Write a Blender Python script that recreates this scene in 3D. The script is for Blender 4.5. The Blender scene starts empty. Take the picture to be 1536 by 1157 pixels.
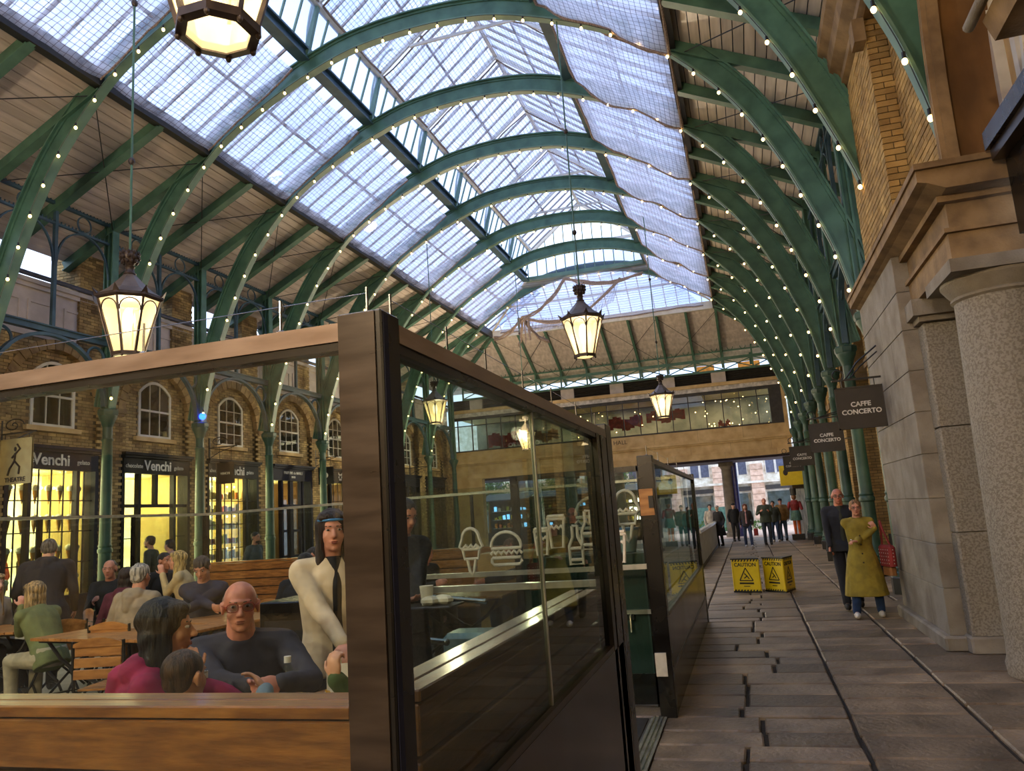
import bpy, math, random
from mathutils import Vector, Matrix, noise
random.seed(7)
R = math.radians
sc = bpy.context.scene
COL = sc.collection
# ------------------------------------------------------------------ camera
cam_d = bpy.data.cameras.new('camera')
cam = bpy.data.objects.new('camera', cam_d)
COL.objects.link(cam)
cam_d.sensor_fit = 'HORIZONTAL'; cam_d.sensor_width = 36.0
cam_d.lens = 27.016; cam_d.clip_start = 0.05; cam_d.clip_end = 500
CR = Matrix(((0.9544962, 0.1132477, 0.2758839), (0.2905078, -0.1440229, -0.9459718), (-0.0673955, 0.9830729, -0.1703687)))
M4 = CR.to_4x4(); M4.translation = Vector((0, 0, 1.65))
cam.matrix_world = M4
sc.camera = cam
# ------------------------------------------------------------------ view and world
sc.view_settings.view_transform = 'Standard'
sc.view_settings.look = 'None'
sc.view_settings.gamma = 1.0
sc.view_settings.use_curve_mapping = False
sc.view_settings.exposure = 1.9
sc.cycles.transparent_max_bounces = 20
sc.cycles.max_bounces = 8
sc.cycles.sample_clamp_indirect = 4.0
sc.cycles.use_denoising = True
sc.cycles.caustics_reflective = False
sc.cycles.caustics_refractive = False
W = bpy.data.worlds.new('world'); sc.world = W; W.use_nodes = True
nt = W.node_tree; nt.nodes.clear()
_o = nt.nodes.new('ShaderNodeOutputWorld'); _b = nt.nodes.new('ShaderNodeBackground')
_tc = nt.nodes.new('ShaderNodeTexCoord'); _n = nt.nodes.new('ShaderNodeTexNoise'); _r = nt.nodes.new('ShaderNodeValToRGB')
_n.inputs['Scale'].default_value = 2.2; _n.inputs['Detail'].default_value = 5
_r.color_ramp.elements[0].position = 0.38; _r.color_ramp.elements[0].color = (0.44, 0.60, 0.93, 1)
_r.color_ramp.elements[1].position = 0.72; _r.color_ramp.elements[1].color = (0.80, 0.85, 0.98, 1)
nt.links.new(_tc.outputs['Generated'], _n.inputs['Vector']); nt.links.new(_n.outputs[0], _r.inputs[0])
nt.links.new(_r.outputs[0], _b.inputs[0]); nt.links.new(_b.outputs[0], _o.inputs[0])
_b.inputs[1].default_value = 0.75

# ------------------------------------------------------------------ materials
def lin(c):
    return tuple(((v / 255) / 12.92 if v / 255 <= 0.04045 else ((v / 255 + 0.055) / 1.055) ** 2.4) for v in c) + (1,)
MATS = {}
def newmat(name):
    m = bpy.data.materials.new(name); m.use_nodes = True
    MATS[name] = m
    return m, m.node_tree, m.node_tree.nodes['Principled BSDF']
def N(nt, t, **kw):
    n = nt.nodes.new(t)
    for k, v in kw.items():
        if k in n.inputs: n.inputs[k].default_value = v
        else: setattr(n, k, v)
    return n
def mat(name, c, rough=0.6, metal=0.0, c2=None, scale=6.0, stretch=(1, 1, 1), bump=0.0, island=0.0, detail=4, spec=0.5,
        lo=0.35, hi=0.65, bscale=None, coat=0.0, rv=0.0):
    """procedural principled material: two colours mixed by object-space noise, per-island variation and bump"""
    m, t, b = newmat(name)
    b.inputs['Roughness'].default_value = rough; b.inputs['Metallic'].default_value = metal
    b.inputs['Specular IOR Level'].default_value = spec
    if coat: b.inputs['Coat Weight'].default_value = coat; b.inputs['Coat Roughness'].default_value = 0.15
    tc = N(t, 'ShaderNodeTexCoord'); mp = N(t, 'ShaderNodeMapping'); mp.inputs['Scale'].default_value = stretch
    geo = N(t, 'ShaderNodeNewGeometry')
    t.links.new(geo.outputs['Position'] if stretch != 'obj' else tc.outputs['Object'], mp.inputs['Vector'])
    nz = N(t, 'ShaderNodeTexNoise', Scale=scale, Detail=detail)
    t.links.new(mp.outputs[0], nz.inputs['Vector'])
    rp = N(t, 'ShaderNodeValToRGB'); e = rp.color_ramp.elements
    c2 = c2 or tuple(v * 0.78 for v in c)
    e[0].position = lo; e[0].color = lin(c2); e[1].position = hi; e[1].color = lin(c)
    t.links.new(nz.outputs[0], rp.inputs[0])
    out = rp.outputs[0]
    if island:
        oi = N(t, 'ShaderNodeObjectInfo')
        ad = N(t, 'ShaderNodeMath', operation='ADD'); t.links.new(geo.outputs['Random Per Island'], ad.inputs[0]); t.links.new(oi.outputs['Random'], ad.inputs[1])
        fr = N(t, 'ShaderNodeMath', operation='FRACT'); t.links.new(ad.outputs[0], fr.inputs[0])
        mr = N(t, 'ShaderNodeMapRange'); mr.inputs['To Min'].default_value = 1 - island; mr.inputs['To Max'].default_value = 1 + island * 0.6
        t.links.new(fr.outputs[0], mr.inputs['Value'])
        hs = N(t, 'ShaderNodeHueSaturation')
        t.links.new(mr.outputs[0], hs.inputs['Value']); t.links.new(out, hs.inputs['Color']); out = hs.outputs[0]
    t.links.new(out, b.inputs['Base Color'])
    if rv:
        m2 = N(t, 'ShaderNodeMapRange'); m2.inputs['To Min'].default_value = rough - rv; m2.inputs['To Max'].default_value = rough + rv
        t.links.new(nz.outputs[0], m2.inputs['Value']); t.links.new(m2.outputs[0], b.inputs['Roughness'])
    if bump:
        n2 = N(t, 'ShaderNodeTexNoise', Scale=(bscale or scale * 5), Detail=5); t.links.new(mp.outputs[0], n2.inputs['Vector'])
        bp = N(t, 'ShaderNodeBump'); bp.inputs['Strength'].default_value = bump; bp.inputs['Distance'].default_value = 0.02
        t.links.new(n2.outputs[0], bp.inputs['Height']); t.links.new(bp.outputs[0], b.inputs['Normal'])
    return m
def emis(name, c, s, sample=False, c2=None, scale=3, base=(0, 0, 0)):
    m, t, b = newmat(name)
    b.inputs['Base Color'].default_value = lin(base); b.inputs['Emission Color'].default_value = lin(c)
    b.inputs['Emission Strength'].default_value = s
    if c2:
        g = N(t, 'ShaderNodeNewGeometry'); nz = N(t, 'ShaderNodeTexNoise', Scale=scale, Detail=3); rp = N(t, 'ShaderNodeValToRGB')
        e = rp.color_ramp.elements; e[0].position = .4; e[1].position = .6; e[0].color = lin(c2); e[1].color = lin(c)
        t.links.new(g.outputs['Position'], nz.inputs['Vector']); t.links.new(nz.outputs[0], rp.inputs[0]); t.links.new(rp.outputs[0], b.inputs['Emission Color'])
    if not sample: m.cycles.emission_sampling = 'NONE'
    return m
def glassmat(name, tint, refl=0.06, rough=0.0, haze=0.0, hazec=(200, 205, 215)):
    m, t, b = newmat(name)
    t.nodes.remove(b); out = t.nodes['Material Output']
    tr = N(t, 'ShaderNodeBsdfTransparent'); tr.inputs[0].default_value = lin(tint)
    gl = N(t, 'ShaderNodeBsdfGlossy'); gl.inputs['Roughness'].default_value = rough
    lw = N(t, 'ShaderNodeLayerWeight'); lw.inputs['Blend'].default_value = 0.5
    pw = N(t, 'ShaderNodeMath', operation='POWER'); pw.inputs[1].default_value = 4.0; t.links.new(lw.outputs['Facing'], pw.inputs[0])
    mu = N(t, 'ShaderNodeMath', operation='MULTIPLY_ADD'); mu.inputs[1].default_value = 0.45; mu.inputs[2].default_value = refl
    mu.use_clamp = True
    t.links.new(pw.outputs[0], mu.inputs[0])
    mx = N(t, 'ShaderNodeMixShader'); t.links.new(mu.outputs[0], mx.inputs[0])
    last = tr.outputs[0]
    if haze:
        df = N(t, 'ShaderNodeBsdfTranslucent'); df.inputs[0].default_value = lin(hazec)
        m0 = N(t, 'ShaderNodeMixShader'); m0.inputs[0].default_value = haze
        t.links.new(last, m0.inputs[1]); t.links.new(df.outputs[0], m0.inputs[2]); last = m0.outputs[0]
    t.links.new(last, mx.inputs[1]); t.links.new(gl.outputs[0], mx.inputs[2]); t.links.new(mx.outputs[0], out.inputs[0])
    return m

mat('green', (82, 122, 102), 0.42, c2=(64, 98, 82), scale=3, spec=0.5)
mat('green_shaded', (50, 84, 70), 0.45, c2=(38, 66, 56), scale=3)  # same paint as the ribs, with shade put into the columns' colour
mat('green_light', (104, 136, 118), 0.42, c2=(86, 118, 102), scale=3)
mat('green_skylit', (66, 94, 104), 0.42, c2=(52, 76, 86), scale=3)  # the same green with the sky's blue cast mixed into the colour
mat('black_iron', (30, 28, 26), 0.45, c2=(20, 19, 18), scale=9)
mat('screen_black', (15, 13, 13), 0.28, c2=(11, 10, 10), scale=4, rv=0.08)
mat('screen_bronze', (66, 56, 48), 0.32, metal=0.4, c2=(48, 40, 34), scale=5, stretch=(1, 1, 6), rv=0.1)
mat('rail_bronze', (150, 132, 120), 0.32, metal=0.4, c2=(126, 108, 96), scale=4, stretch=(1, 1, 6), rv=0.1)
mat('screen_panel', (40, 29, 23), 0.22, c2=(30, 22, 18), scale=2, rv=0.06)
mat('alu', (196, 196, 190), 0.3, metal=0.7, c2=(170, 170, 164), scale=12)
mat('bar_grey', (150, 138, 136), 0.6, c2=(128, 116, 112), scale=4)
mat('steel', (180, 180, 178), 0.22, metal=1.0)
mat('brick', (186, 158, 104), 0.88, c2=(138, 110, 72), scale=2.4, bump=0.5, island=0.42, bscale=60)
mat('brick_warm', (184, 150, 90), 0.88, c2=(152, 118, 66), scale=2.4, bump=0.5, island=0.3, bscale=60)
mat('mortar', (104, 88, 62), 0.95, c2=(76, 64, 46), scale=5, bump=0.4)
mat('rubbed_brick', (170, 140, 94), 0.85, c2=(136, 108, 72), scale=5, bump=0.3, island=0.25)
mat('sandstone', (216, 186, 134), 0.8, c2=(190, 156, 104), scale=2.2, bump=0.25, island=0.08)
mat('stone_tan', (150, 122, 84), 0.8, c2=(112, 88, 58), scale=3.5, bump=0.35, island=0.1, bscale=40)
mat('ashlar', (150, 142, 128), 0.8, c2=(122, 112, 98), scale=3.0, bump=0.45, island=0.10, bscale=55)
mat('granite', (150, 142, 128), 0.7, c2=(122, 114, 100), scale=45, bump=0.5, detail=6, lo=0.42, hi=0.56, bscale=90)
mat('plaster_brown', (128, 92, 52), 0.9, c2=(92, 64, 34), scale=2.5, bump=0.5, stretch=(1, 1, 0.5))
mat('paving', (156, 136, 112), 0.45, c2=(98, 84, 70), scale=2.6, bump=0.8, island=0.5, bscale=22, rv=0.14, lo=0.3, hi=0.7)
mat('paving_joint', (46, 38, 30), 0.9, c2=(34, 28, 22), scale=9, bump=0.5)
mat('deck', (112, 108, 100), 0.7, c2=(92, 88, 82), scale=3, bump=0.1)
mat('boards', (222, 208, 198), 0.34, c2=(194, 180, 170), scale=1.4, stretch=(6, 0.5, 6), island=0.10, rv=0.1, bump=0.08)
mat('wood', (168, 112, 54), 0.34, c2=(118, 72, 32), scale=5, stretch=(1.2, 8, 8), island=0.16, bump=0.12, rv=0.06, coat=0.3)
mat('wood_y', (126, 82, 46), 0.34, c2=(88, 54, 30), scale=5, stretch=(8, 1.0, 8), island=0.16, bump=0.12, rv=0.06, coat=0.3)
mat('wood_dark', (74, 48, 32), 0.3, c2=(50, 32, 22), scale=5, stretch=(8, 1.0, 8), island=0.12, coat=0.4)
mat('wood_light', (182, 128, 70), 0.4, c2=(146, 96, 48), scale=4, stretch=(1, 6, 6), island=0.14)
mat('plywood', (186, 150, 98), 0.6, c2=(166, 130, 82), scale=4, stretch=(6, 6, 1))
mat('white_paint', (222, 216, 204), 0.55, c2=(202, 196, 184), scale=4)
mat('white_wood', (206, 194, 186), 0.6, c2=(188, 176, 168), scale=3)
mat('slate', (96, 100, 118), 0.6, c2=(74, 78, 96), scale=5, island=0.2, bump=0.2)
mat('navy', (30, 32, 52), 0.6, spec=0.2, c2=(24, 25, 42), scale=4)
mat('shop_black', (26, 27, 30), 0.6, spec=0.2, c2=(20, 20, 23), scale=4)
mat('sign_dark', (56, 49, 40), 0.6, c2=(50, 44, 36), scale=6)
mat('sign_cream', (206, 184, 122), 0.6, c2=(190, 166, 108), scale=6)
mat('letter_white', (236, 232, 222), 0.5)
mat('letter_dark', (60, 44, 28), 0.6)
mat('lamp_brown', (74, 60, 50), 0.42, metal=0.3, c2=(54, 43, 36), scale=12)
mat('lamp_roof', (112, 98, 86), 0.45, metal=0.3, c2=(92, 80, 70), scale=6)
mat('net_rope', (176, 156, 142), 0.9, c2=(130, 108, 92), scale=30, bump=0.8)
mat('cream_block', (250, 245, 230), 0.7, c2=(208, 198, 174), scale=3, island=0.1)
mat('pink_block', (240, 208, 182), 0.8, c2=(196, 160, 132), scale=3, island=0.1)
mat('hoarding', (96, 138, 122), 0.6)
mat('plants', (96, 128, 52), 0.8, c2=(50, 84, 30), scale=12)
mat('blue_pipe', (58, 60, 130), 0.4)
mat('yellow_plastic', (228, 198, 28), 0.4, c2=(218, 186, 20), scale=5)
mat('black_plastic', (28, 28, 30), 0.4)
mat('kiosk_green', (36, 66, 60), 0.4, c2=(30, 54, 50), scale=20, stretch=(8, 8, 1))
mat('clear_plastic', (170, 192, 190), 0.15, c2=(150, 180, 180), scale=20)
mat('blue_plastic', (60, 130, 190), 0.35)
mat('paper', (226, 220, 206), 0.7, c2=(208, 200, 184), scale=18)
mat('curtain', (196, 202, 206), 0.8, c2=(150, 158, 166), scale=3, stretch=(4, 4, 1))
mat('room_dark', (58, 54, 48), 0.8)
mat('purple_dark', (52, 40, 62), 0.7)
mat('frieze_white', (222, 214, 204), 0.6)
mat('gallery_wall', (170, 168, 146), 0.8, c2=(120, 122, 106), scale=1.2)
mat('louvre', (62, 58, 54), 0.6)
mat('awning_orange', (236, 150, 40), 0.7)
mat('red_cloth', (150, 44, 40), 0.7)
mat('leather_tan', (150, 100, 56), 0.5)
emis('shop_light', (255, 208, 118), 1.7, c2=(255, 236, 160), scale=2.0, base=(120, 90, 40))
emis('shop_dim', (236, 196, 120), 0.6, c2=(150, 120, 74), scale=3.0, base=(120, 90, 40))
emis('bulb', (255, 206, 122), 4.0)
emis('spot', (255, 244, 210), 5.0)
emis('lantern_core', (255, 238, 190), 6.0)
emis('blue_lamp', (20, 60, 255), 5.0)
emis('screen_blue', (120, 180, 255), 1.6)
glassmat('glass', (238, 242, 238), 0.03)
glassmat('glass_side', (222, 230, 222), 0.03)
glassmat('roof_glass', (232, 238, 250), 0.02, haze=0.12, hazec=(235, 240, 255))
glassmat('window_glass', (160, 172, 176), 0.12)
glassmat('clear_glass', (225, 235, 235), 0.08)
# lantern glass: frosted amber, glows where the lamp behind it shines
m, t, b = newmat('lantern_glass')
b.inputs['Base Color'].default_value = lin((110, 94, 60)); b.inputs['Roughness'].default_value = 0.4
b.inputs['Transmission Weight'].default_value = 0.0
b.inputs['Emission Color'].default_value = lin((255, 222, 150)); b.inputs['Emission Strength'].default_value = 0.34
b.inputs['Alpha'].default_value = 0.7
m.cycles.emission_sampling = 'NONE'
# netting: white scrim with a square string grid, in the sheet's own UV (metres)
def netmat(name, fill, cell=0.125, wire=0.085):
    m, t, b = newmat(name)
    t.nodes.remove(b); out = t.nodes['Material Output']
    uv = N(t, 'ShaderNodeUVMap'); sp = N(t, 'ShaderNodeSeparateXYZ')
    nz = N(t, 'ShaderNodeTexNoise', Scale=1.2, Detail=2); t.links.new(uv.outputs[0], nz.inputs['Vector'])
    ad = N(t, 'ShaderNodeMixRGB'); ad.blend_type = 'ADD'; ad.inputs[0].default_value = 0.10
    t.links.new(uv.outputs[0], ad.inputs[1]); t.links.new(nz.outputs['Color'], ad.inputs[2]); t.links.new(ad.outputs[0], sp.inputs[0])
    ws = []
    for k in (0, 1):
        a = N(t, 'ShaderNodeMath', operation='DIVIDE'); a.inputs[1].default_value = cell; t.links.new(sp.outputs[k], a.inputs[0])
        f = N(t, 'ShaderNodeMath', operation='FRACT'); t.links.new(a.outputs[0], f.inputs[0])
        l = N(t, 'ShaderNodeMath', operation='LESS_THAN'); l.inputs[1].default_value = wire; t.links.new(f.outputs[0], l.inputs[0]); ws.append(l)
    mx = N(t, 'ShaderNodeMath', operation='MAXIMUM'); t.links.new(ws[0].outputs[0], mx.inputs[0]); t.links.new(ws[1].outputs[0], mx.inputs[1])
    tr = N(t, 'ShaderNodeBsdfTransparent')
    tl = N(t, 'ShaderNodeBsdfTranslucent'); tl.inputs[0].default_value = lin((246, 240, 240))
    df = N(t, 'ShaderNodeBsdfDiffuse'); df.inputs[0].default_value = lin((232, 224, 222))
    tt = N(t, 'ShaderNodeMixShader'); tt.inputs[0].default_value = 0.3; t.links.new(tl.outputs[0], tt.inputs[1]); t.links.new(df.outputs[0], tt.inputs[2])
    n2 = N(t, 'ShaderNodeTexNoise', Scale=1.7, Detail=5, Distortion=1.0); t.links.new(uv.outputs[0], n2.inputs['Vector'])
    mr = N(t, 'ShaderNodeMapRange'); mr.inputs['From Min'].default_value = 0.35; mr.inputs['From Max'].default_value = 0.7
    mr.inputs['To Min'].default_value = fill - 0.25; mr.inputs['To Max'].default_value = min(fill + 0.3, 1); t.links.new(n2.outputs[0], mr.inputs['Value'])
    s1 = N(t, 'ShaderNodeMixShader'); t.links.new(mr.outputs[0], s1.inputs[0]); t.links.new(tr.outputs[0], s1.inputs[1]); t.links.new(tt.outputs[0], s1.inputs[2])
    wr = N(t, 'ShaderNodeBsdfDiffuse'); wr.inputs[0].default_value = lin((120, 112, 118))
    s2 = N(t, 'ShaderNodeMixShader'); t.links.new(mx.outputs[0], s2.inputs[0]); t.links.new(s1.outputs[0], s2.inputs[1]); t.links.new(wr.outputs[0], s2.inputs[2])
    t.links.new(s2.outputs[0], out.inputs[0])
netmat('net', 0.45); netmat('net_loose', 0.30, wire=0.10); netmat('net_thick', 0.82)

# ------------------------------------------------------------------ lights of the hall
def plight(name, loc, power, col=(1, 0.72, 0.4), rad=0.12):
    d = bpy.data.lights.new(name, 'POINT'); d.energy = power; d.color = col; d.shadow_soft_size = rad
    o = bpy.data.objects.new(name, d); COL.objects.link(o); o.location = loc
    return o
def alight(name, loc, rot, sx, sy, power, col=(1, 0.78, 0.45)):
    d = bpy.data.lights.new(name, 'AREA'); d.shape = 'RECTANGLE'; d.size = sx; d.size_y = sy; d.energy = power; d.color = col
    o = bpy.data.objects.new(name, d); COL.objects.link(o); o.location = loc; o.rotation_euler = rot
    return o
# ------------------------------------------------------------------ mesh helpers
class MB:
    def __init__(s): s.v = []; s.f = []; s.uv = None
    def add(s, v, f):
        b = len(s.v); s.v.extend([tuple(p) for p in v]); s.f.extend([tuple(i + b for i in q) for q in f]); return s
    def box(s, x0, x1, y0, y1, z0, z1):
        if x0 > x1: x0, x1 = x1, x0
        if y0 > y1: y0, y1 = y1, y0
        if z0 > z1: z0, z1 = z1, z0
        return s.add([(x0, y0, z0), (x1, y0, z0), (x1, y1, z0), (x0, y1, z0), (x0, y0, z1), (x1, y0, z1), (x1, y1, z1), (x0, y1, z1)],
                     [(0, 3, 2, 1), (4, 5, 6, 7), (0, 1, 5, 4), (1, 2, 6, 5), (2, 3, 7, 6), (3, 0, 4, 7)])
    def bevbox(s, x0, x1, y0, y1, z0, z1, c):
        """box with its top and vertical edges chamfered by c"""
        def ring(d, z): return [(x0 + d, y0 + c, z), (x0 + c, y0 + d, z), (x1 - c, y0 + d, z), (x1 - d, y0 + c, z), (x1 - d, y1 - c, z), (x1 - c, y1 - d, z), (x0 + c, y1 - d, z), (x0 + d, y1 - c, z)]
        v = ring(0, z0) + ring(0, z1 - c) + [(x0 + c, y0 + c, z1)] * 0 + ring(c, z1)
        f = [tuple(range(7, -1, -1)), tuple(range(16, 24))]
        for k in (0, 8):
            f += [(k + i, k + (i + 1) % 8, k + 8 + (i + 1) % 8, k + 8 + i) for i in range(8)]
        return s.add(v, f)
    def bar(s, p, q, w, h=None, up=(0, 0, 1)):
        """rectangular bar from p to q"""
        h = h or w; p = Vector(p); q = Vector(q); d = (q - p).normalized(); u = Vector(up)
        if abs(d.dot(u)) > 0.98: u = Vector((0, 1, 0)) if abs(d.y) < .9 else Vector((1, 0, 0))
        a = d.cross(u).normalized(); c = a.cross(d).normalized()
        v = [e + a * sx * w / 2 + c * sz * h / 2 for e in (p, q) for sx, sz in ((-1, -1), (1, -1), (1, 1), (-1, 1))]
        return s.add(v, [(3, 2, 1, 0), (4, 5, 6, 7), (0, 1, 5, 4), (1, 2, 6, 5), (2, 3, 7, 6), (3, 0, 4, 7)])
    def tube(s, pts, r, n=8, closed=False, cap=True):
        pts = [Vector(p) for p in pts]; m = len(pts)
        rs = r if isinstance(r, (list, tuple)) else [r] * m
        prev = None; rings = []
        for i, p in enumerate(pts):
            if closed: d = pts[(i + 1) % m] - pts[i - 1]
            else: d = pts[min(i + 1, m - 1)] - pts[max(i - 1, 0)]
            d.normalize()
            if prev is None:
                u = Vector((0, 0, 1)) if abs(d.z) < 0.9 else Vector((1, 0, 0))
            else: u = prev
            a = (u - d * u.dot(d)).normalized(); prev = a; c = d.cross(a)
            rings.append([p + (a * math.cos(2 * math.pi * k / n) + c * math.sin(2 * math.pi * k / n)) * rs[i] for k in range(n)])
        v = [q for rg in rings for q in rg]; f = []
        for i in range(m if closed else m - 1):
            j = (i + 1) % m
            f += [(i * n + k, i * n + (k + 1) % n, j * n + (k + 1) % n, j * n + k) for k in range(n)]
        if cap and not closed: f += [tuple(range(n - 1, -1, -1)), tuple((m - 1) * n + k for k in range(n))]
        return s.add(v, f)
    def lathe(s, prof, n=16, c=(0, 0, 0), ph=0.0, capb=True, capt=True):
        v = []; f = []; m = len(prof)
        for r, z in prof:
            for k in range(n):
                a = 2 * math.pi * k / n + ph; v.append((c[0] + r * math.cos(a), c[1] + r * math.sin(a), c[2] + z))
        for i in range(m - 1): f += [(i * n + k, i * n + (k + 1) % n, (i + 1) * n + (k + 1) % n, (i + 1) * n + k) for k in range(n)]
        if capb: f.append(tuple(range(n - 1, -1, -1)))
        if capt: f.append(tuple((m - 1) * n + k for k in range(n)))
        return s.add(v, f)
    def prism(s, poly, axis, a0, a1):
        """poly: list of 2-D points; axis 'x': poly is (y,z); 'y': (x,z); 'z': (x,y)"""
        n = len(poly)
        def P(p, a): return {'x': (a, p[0], p[1]), 'y': (p[0], a, p[1]), 'z': (p[0], p[1], a)}[axis]
        v = [P(p, a0) for p in poly] + [P(p, a1) for p in poly]
        f = [tuple(range(n)), tuple(range(2 * n - 1, n - 1, -1))] + [(i, n + i, n + (i + 1) % n, (i + 1) % n) for i in range(n)]
        return s.add(v, f)
    def sweep(s, path, sec, axis='y', base=0.0):
        """path of (x,z); section rectangle (n0,n1,y0,y1): n along the outward normal"""
        m = len(path); n0, n1, y0, y1 = sec; v = []; f = []
        for i, p in enumerate(path):
            q0 = path[max(i - 1, 0)]; q1 = path[min(i + 1, m - 1)]
            t = Vector((q1[0] - q0[0], q1[1] - q0[1])).normalized(); nn = Vector((-t.y, t.x))
            for nk, yk in ((n0, y0), (n1, y0), (n1, y1), (n0, y1)):
                a, b_ = p[0] + nn.x * nk, p[1] + nn.y * nk
                v.append((a, base + yk, b_) if axis == 'y' else (base + yk, a, b_))
        for i in range(m - 1): f += [(i * 4 + k, i * 4 + (k + 1) % 4, i * 4 + 4 + (k + 1) % 4, i * 4 + 4 + k) for k in range(4)]
        f += [(3, 2, 1, 0), tuple((m - 1) * 4 + k for k in range(4))]
        return s.add(v, f)
    def ell(s, c, r, rot=None, n=16, m=10):
        c = Vector(c); v = [(0, 0, -1)]; 
        for j in range(1, m):
            a = math.pi * j / m - math.pi / 2
            for k in range(n): v.append((math.cos(a) * math.cos(2 * math.pi * k / n), math.cos(a) * math.sin(2 * math.pi * k / n), math.sin(a)))
        v.append((0, 0, 1)); L = len(v) - 1
        f = [(0, 1 + (k + 1) % n, 1 + k) for k in range(n)]
        for j in range(m - 2): f += [(1 + j * n + k, 1 + j * n + (k + 1) % n, 1 + (j + 1) * n + (k + 1) % n, 1 + (j + 1) * n + k) for k in range(n)]
        f += [(1 + (m - 2) * n + k, 1 + (m - 2) * n + (k + 1) % n, L) for k in range(n)]
        out = []
        for p in v:
            q = Vector((p[0] * r[0], p[1] * r[1], p[2] * r[2]))
            if rot is not None: q = rot @ q
            out.append(q + c)
        return s.add(out, f)
    def cone(s, p, q, r0, r1, n=12, flat=1.0, axis=None):
        """tapered capsule with rounded ends; flat squeezes it along axis"""
        p = Vector(p); q = Vector(q); d = q - p; L = d.length
        if L < 1e-5: d = Vector((0, 0, 1)); L = 1e-5
        d = d / L; u = Vector(axis) if axis is not None else (Vector((0, 0, 1)) if abs(d.z) < .9 else Vector((1, 0, 0)))
        a = (u - d * u.dot(d)).normalized(); c = d.cross(a); v = []; rings = []
        for t_, r_, e in [(-math.cos(x), math.sin(x), 0) for x in (R(20), R(50), R(80))]: rings.append((t_ * r0, r_ * r0))
        for t_, r_ in [(math.cos(x), math.sin(x)) for x in (R(80), R(50), R(20))]: rings.append((L + t_ * r1, r_ * r1))
        for t_, r_ in rings:
            for k in range(n): v.append(p + d * t_ + a * (math.cos(2 * math.pi * k / n) * r_ * flat) + c * (math.sin(2 * math.pi * k / n) * r_))
        f = []
        for i in range(len(rings) - 1): f += [(i * n + k, i * n + (k + 1) % n, (i + 1) * n + (k + 1) % n, (i + 1) * n + k) for k in range(n)]
        f += [tuple(range(n - 1, -1, -1)), tuple((len(rings) - 1) * n + k for k in range(n))]
        return s.add(v, f)
    def loft(s, rings):
        """closed loft through rings of (centre, ax, ay, rx, ry)"""
        n = 18; v = []; f = []
        for c, ax, ay, rx, ry in rings:
            for k in range(n): v.append(Vector(c) + Vector(ax) * (math.cos(2 * math.pi * k / n) * rx) + Vector(ay) * (math.sin(2 * math.pi * k / n) * ry))
        for i in range(len(rings) - 1): f += [(i * n + k, i * n + (k + 1) % n, (i + 1) * n + (k + 1) % n, (i + 1) * n + k) for k in range(n)]
        f += [tuple(range(n - 1, -1, -1)), tuple((len(rings) - 1) * n + k for k in range(n))]
        return s.add(v, f)
    def xf(s, M, start=0):
        for i in range(start, len(s.v)): s.v[i] = tuple(M @ Vector(s.v[i]))
        return s
    def mesh(s, name, smooth=None):
        me = bpy.data.meshes.new(name); me.from_pydata(s.v, [], s.f)
        me.validate()
        if s.uv:
            l = me.uv_layers.new(name='UVMap')
            for lp in me.loops: l.data[lp.index].uv = s.uv[lp.vertex_index]
        if smooth is not None:
            me.shade_smooth()
            if smooth < 179: me.set_sharp_from_angle(angle=R(smooth))
        return me
    def build(s, name, m, parent=None, smooth=None, kind=None):
        return put(name, s.mesh(name, smooth), m, parent, kind)
def put(name, me, m, parent=None, kind=None, loc=None, rz=None):
    o = bpy.data.objects.new(name, me); COL.objects.link(o)
    if m is not None and me is not None and not me.materials: me.materials.append(MATS[m] if isinstance(m, str) else m)
    if parent is not None: o.parent = parent
    if kind: o['kind'] = kind
    if loc is not None: o.location = loc
    if rz is not None: o.rotation_euler = (0, 0, rz)
    return o
def tag(o, label, cat, group=None):
    o['label'] = label; o['category'] = cat
    if group: o['group'] = group
    return o
def thing(name, label, cat, loc=(0, 0, 0), rz=0.0, group=None):
    o = bpy.data.objects.new(name, None); COL.objects.link(o); o.location = loc; o.rotation_euler = (0, 0, rz)
    o.empty_display_size = 0.1
    return tag(o, label, cat, group)
def dup(root, loc, rz=None, label=None, group=None, scale=None):
    r = root.copy(); COL.objects.link(r); r.location = loc
    if rz is not None: r.rotation_euler = (0, 0, rz)
    if scale is not None: r.scale = scale
    if label: r['label'] = label
    if group: r['group'] = group
    for ch in KIDS[root.name]:
        c = ch.copy(); COL.objects.link(c); c.parent = r
        for g in KIDS.get(ch.name, []):
            d = g.copy(); COL.objects.link(d); d.parent = c
    return r
TS = bpy.data.scenes.new('workbench')
TVL = TS.view_layers[0]
def baked(ob):
    """evaluate one object's modifiers in a small scene of its own"""
    TS.collection.objects.link(ob); TVL.update()
    return bpy.data.meshes.new_from_object(ob.evaluated_get(TVL.depsgraph))
KIDS = {}
def learn(root):
    """remember the children of a prototype for dup()"""
    for o in [root] + list(root.children): KIDS[o.name] = list(o.children)
    return root
_fc = {}
def text(name, s_, size, m, M, parent=None, ext=0.004, bold=0.0, align='CENTER', space=1.0, line=1.0):
    key = (s_, size, ext, bold, align)
    if key not in _fc:
        cu = bpy.data.curves.new('t', 'FONT'); cu.body = s_; cu.size = size; cu.extrude = ext; cu.align_x = align; cu.align_y = 'CENTER'
        cu.offset = bold; cu.resolution_u = 3; cu.space_character = space; cu.space_line = line
        ob = bpy.data.objects.new('t', cu); me = baked(ob)
        bpy.data.objects.remove(ob); bpy.data.curves.remove(cu); _fc[key] = me
    me = _fc[key].copy(); me.materials.clear()
    o = put(name, me, m, parent); o.matrix_basis = M
    return o
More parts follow.
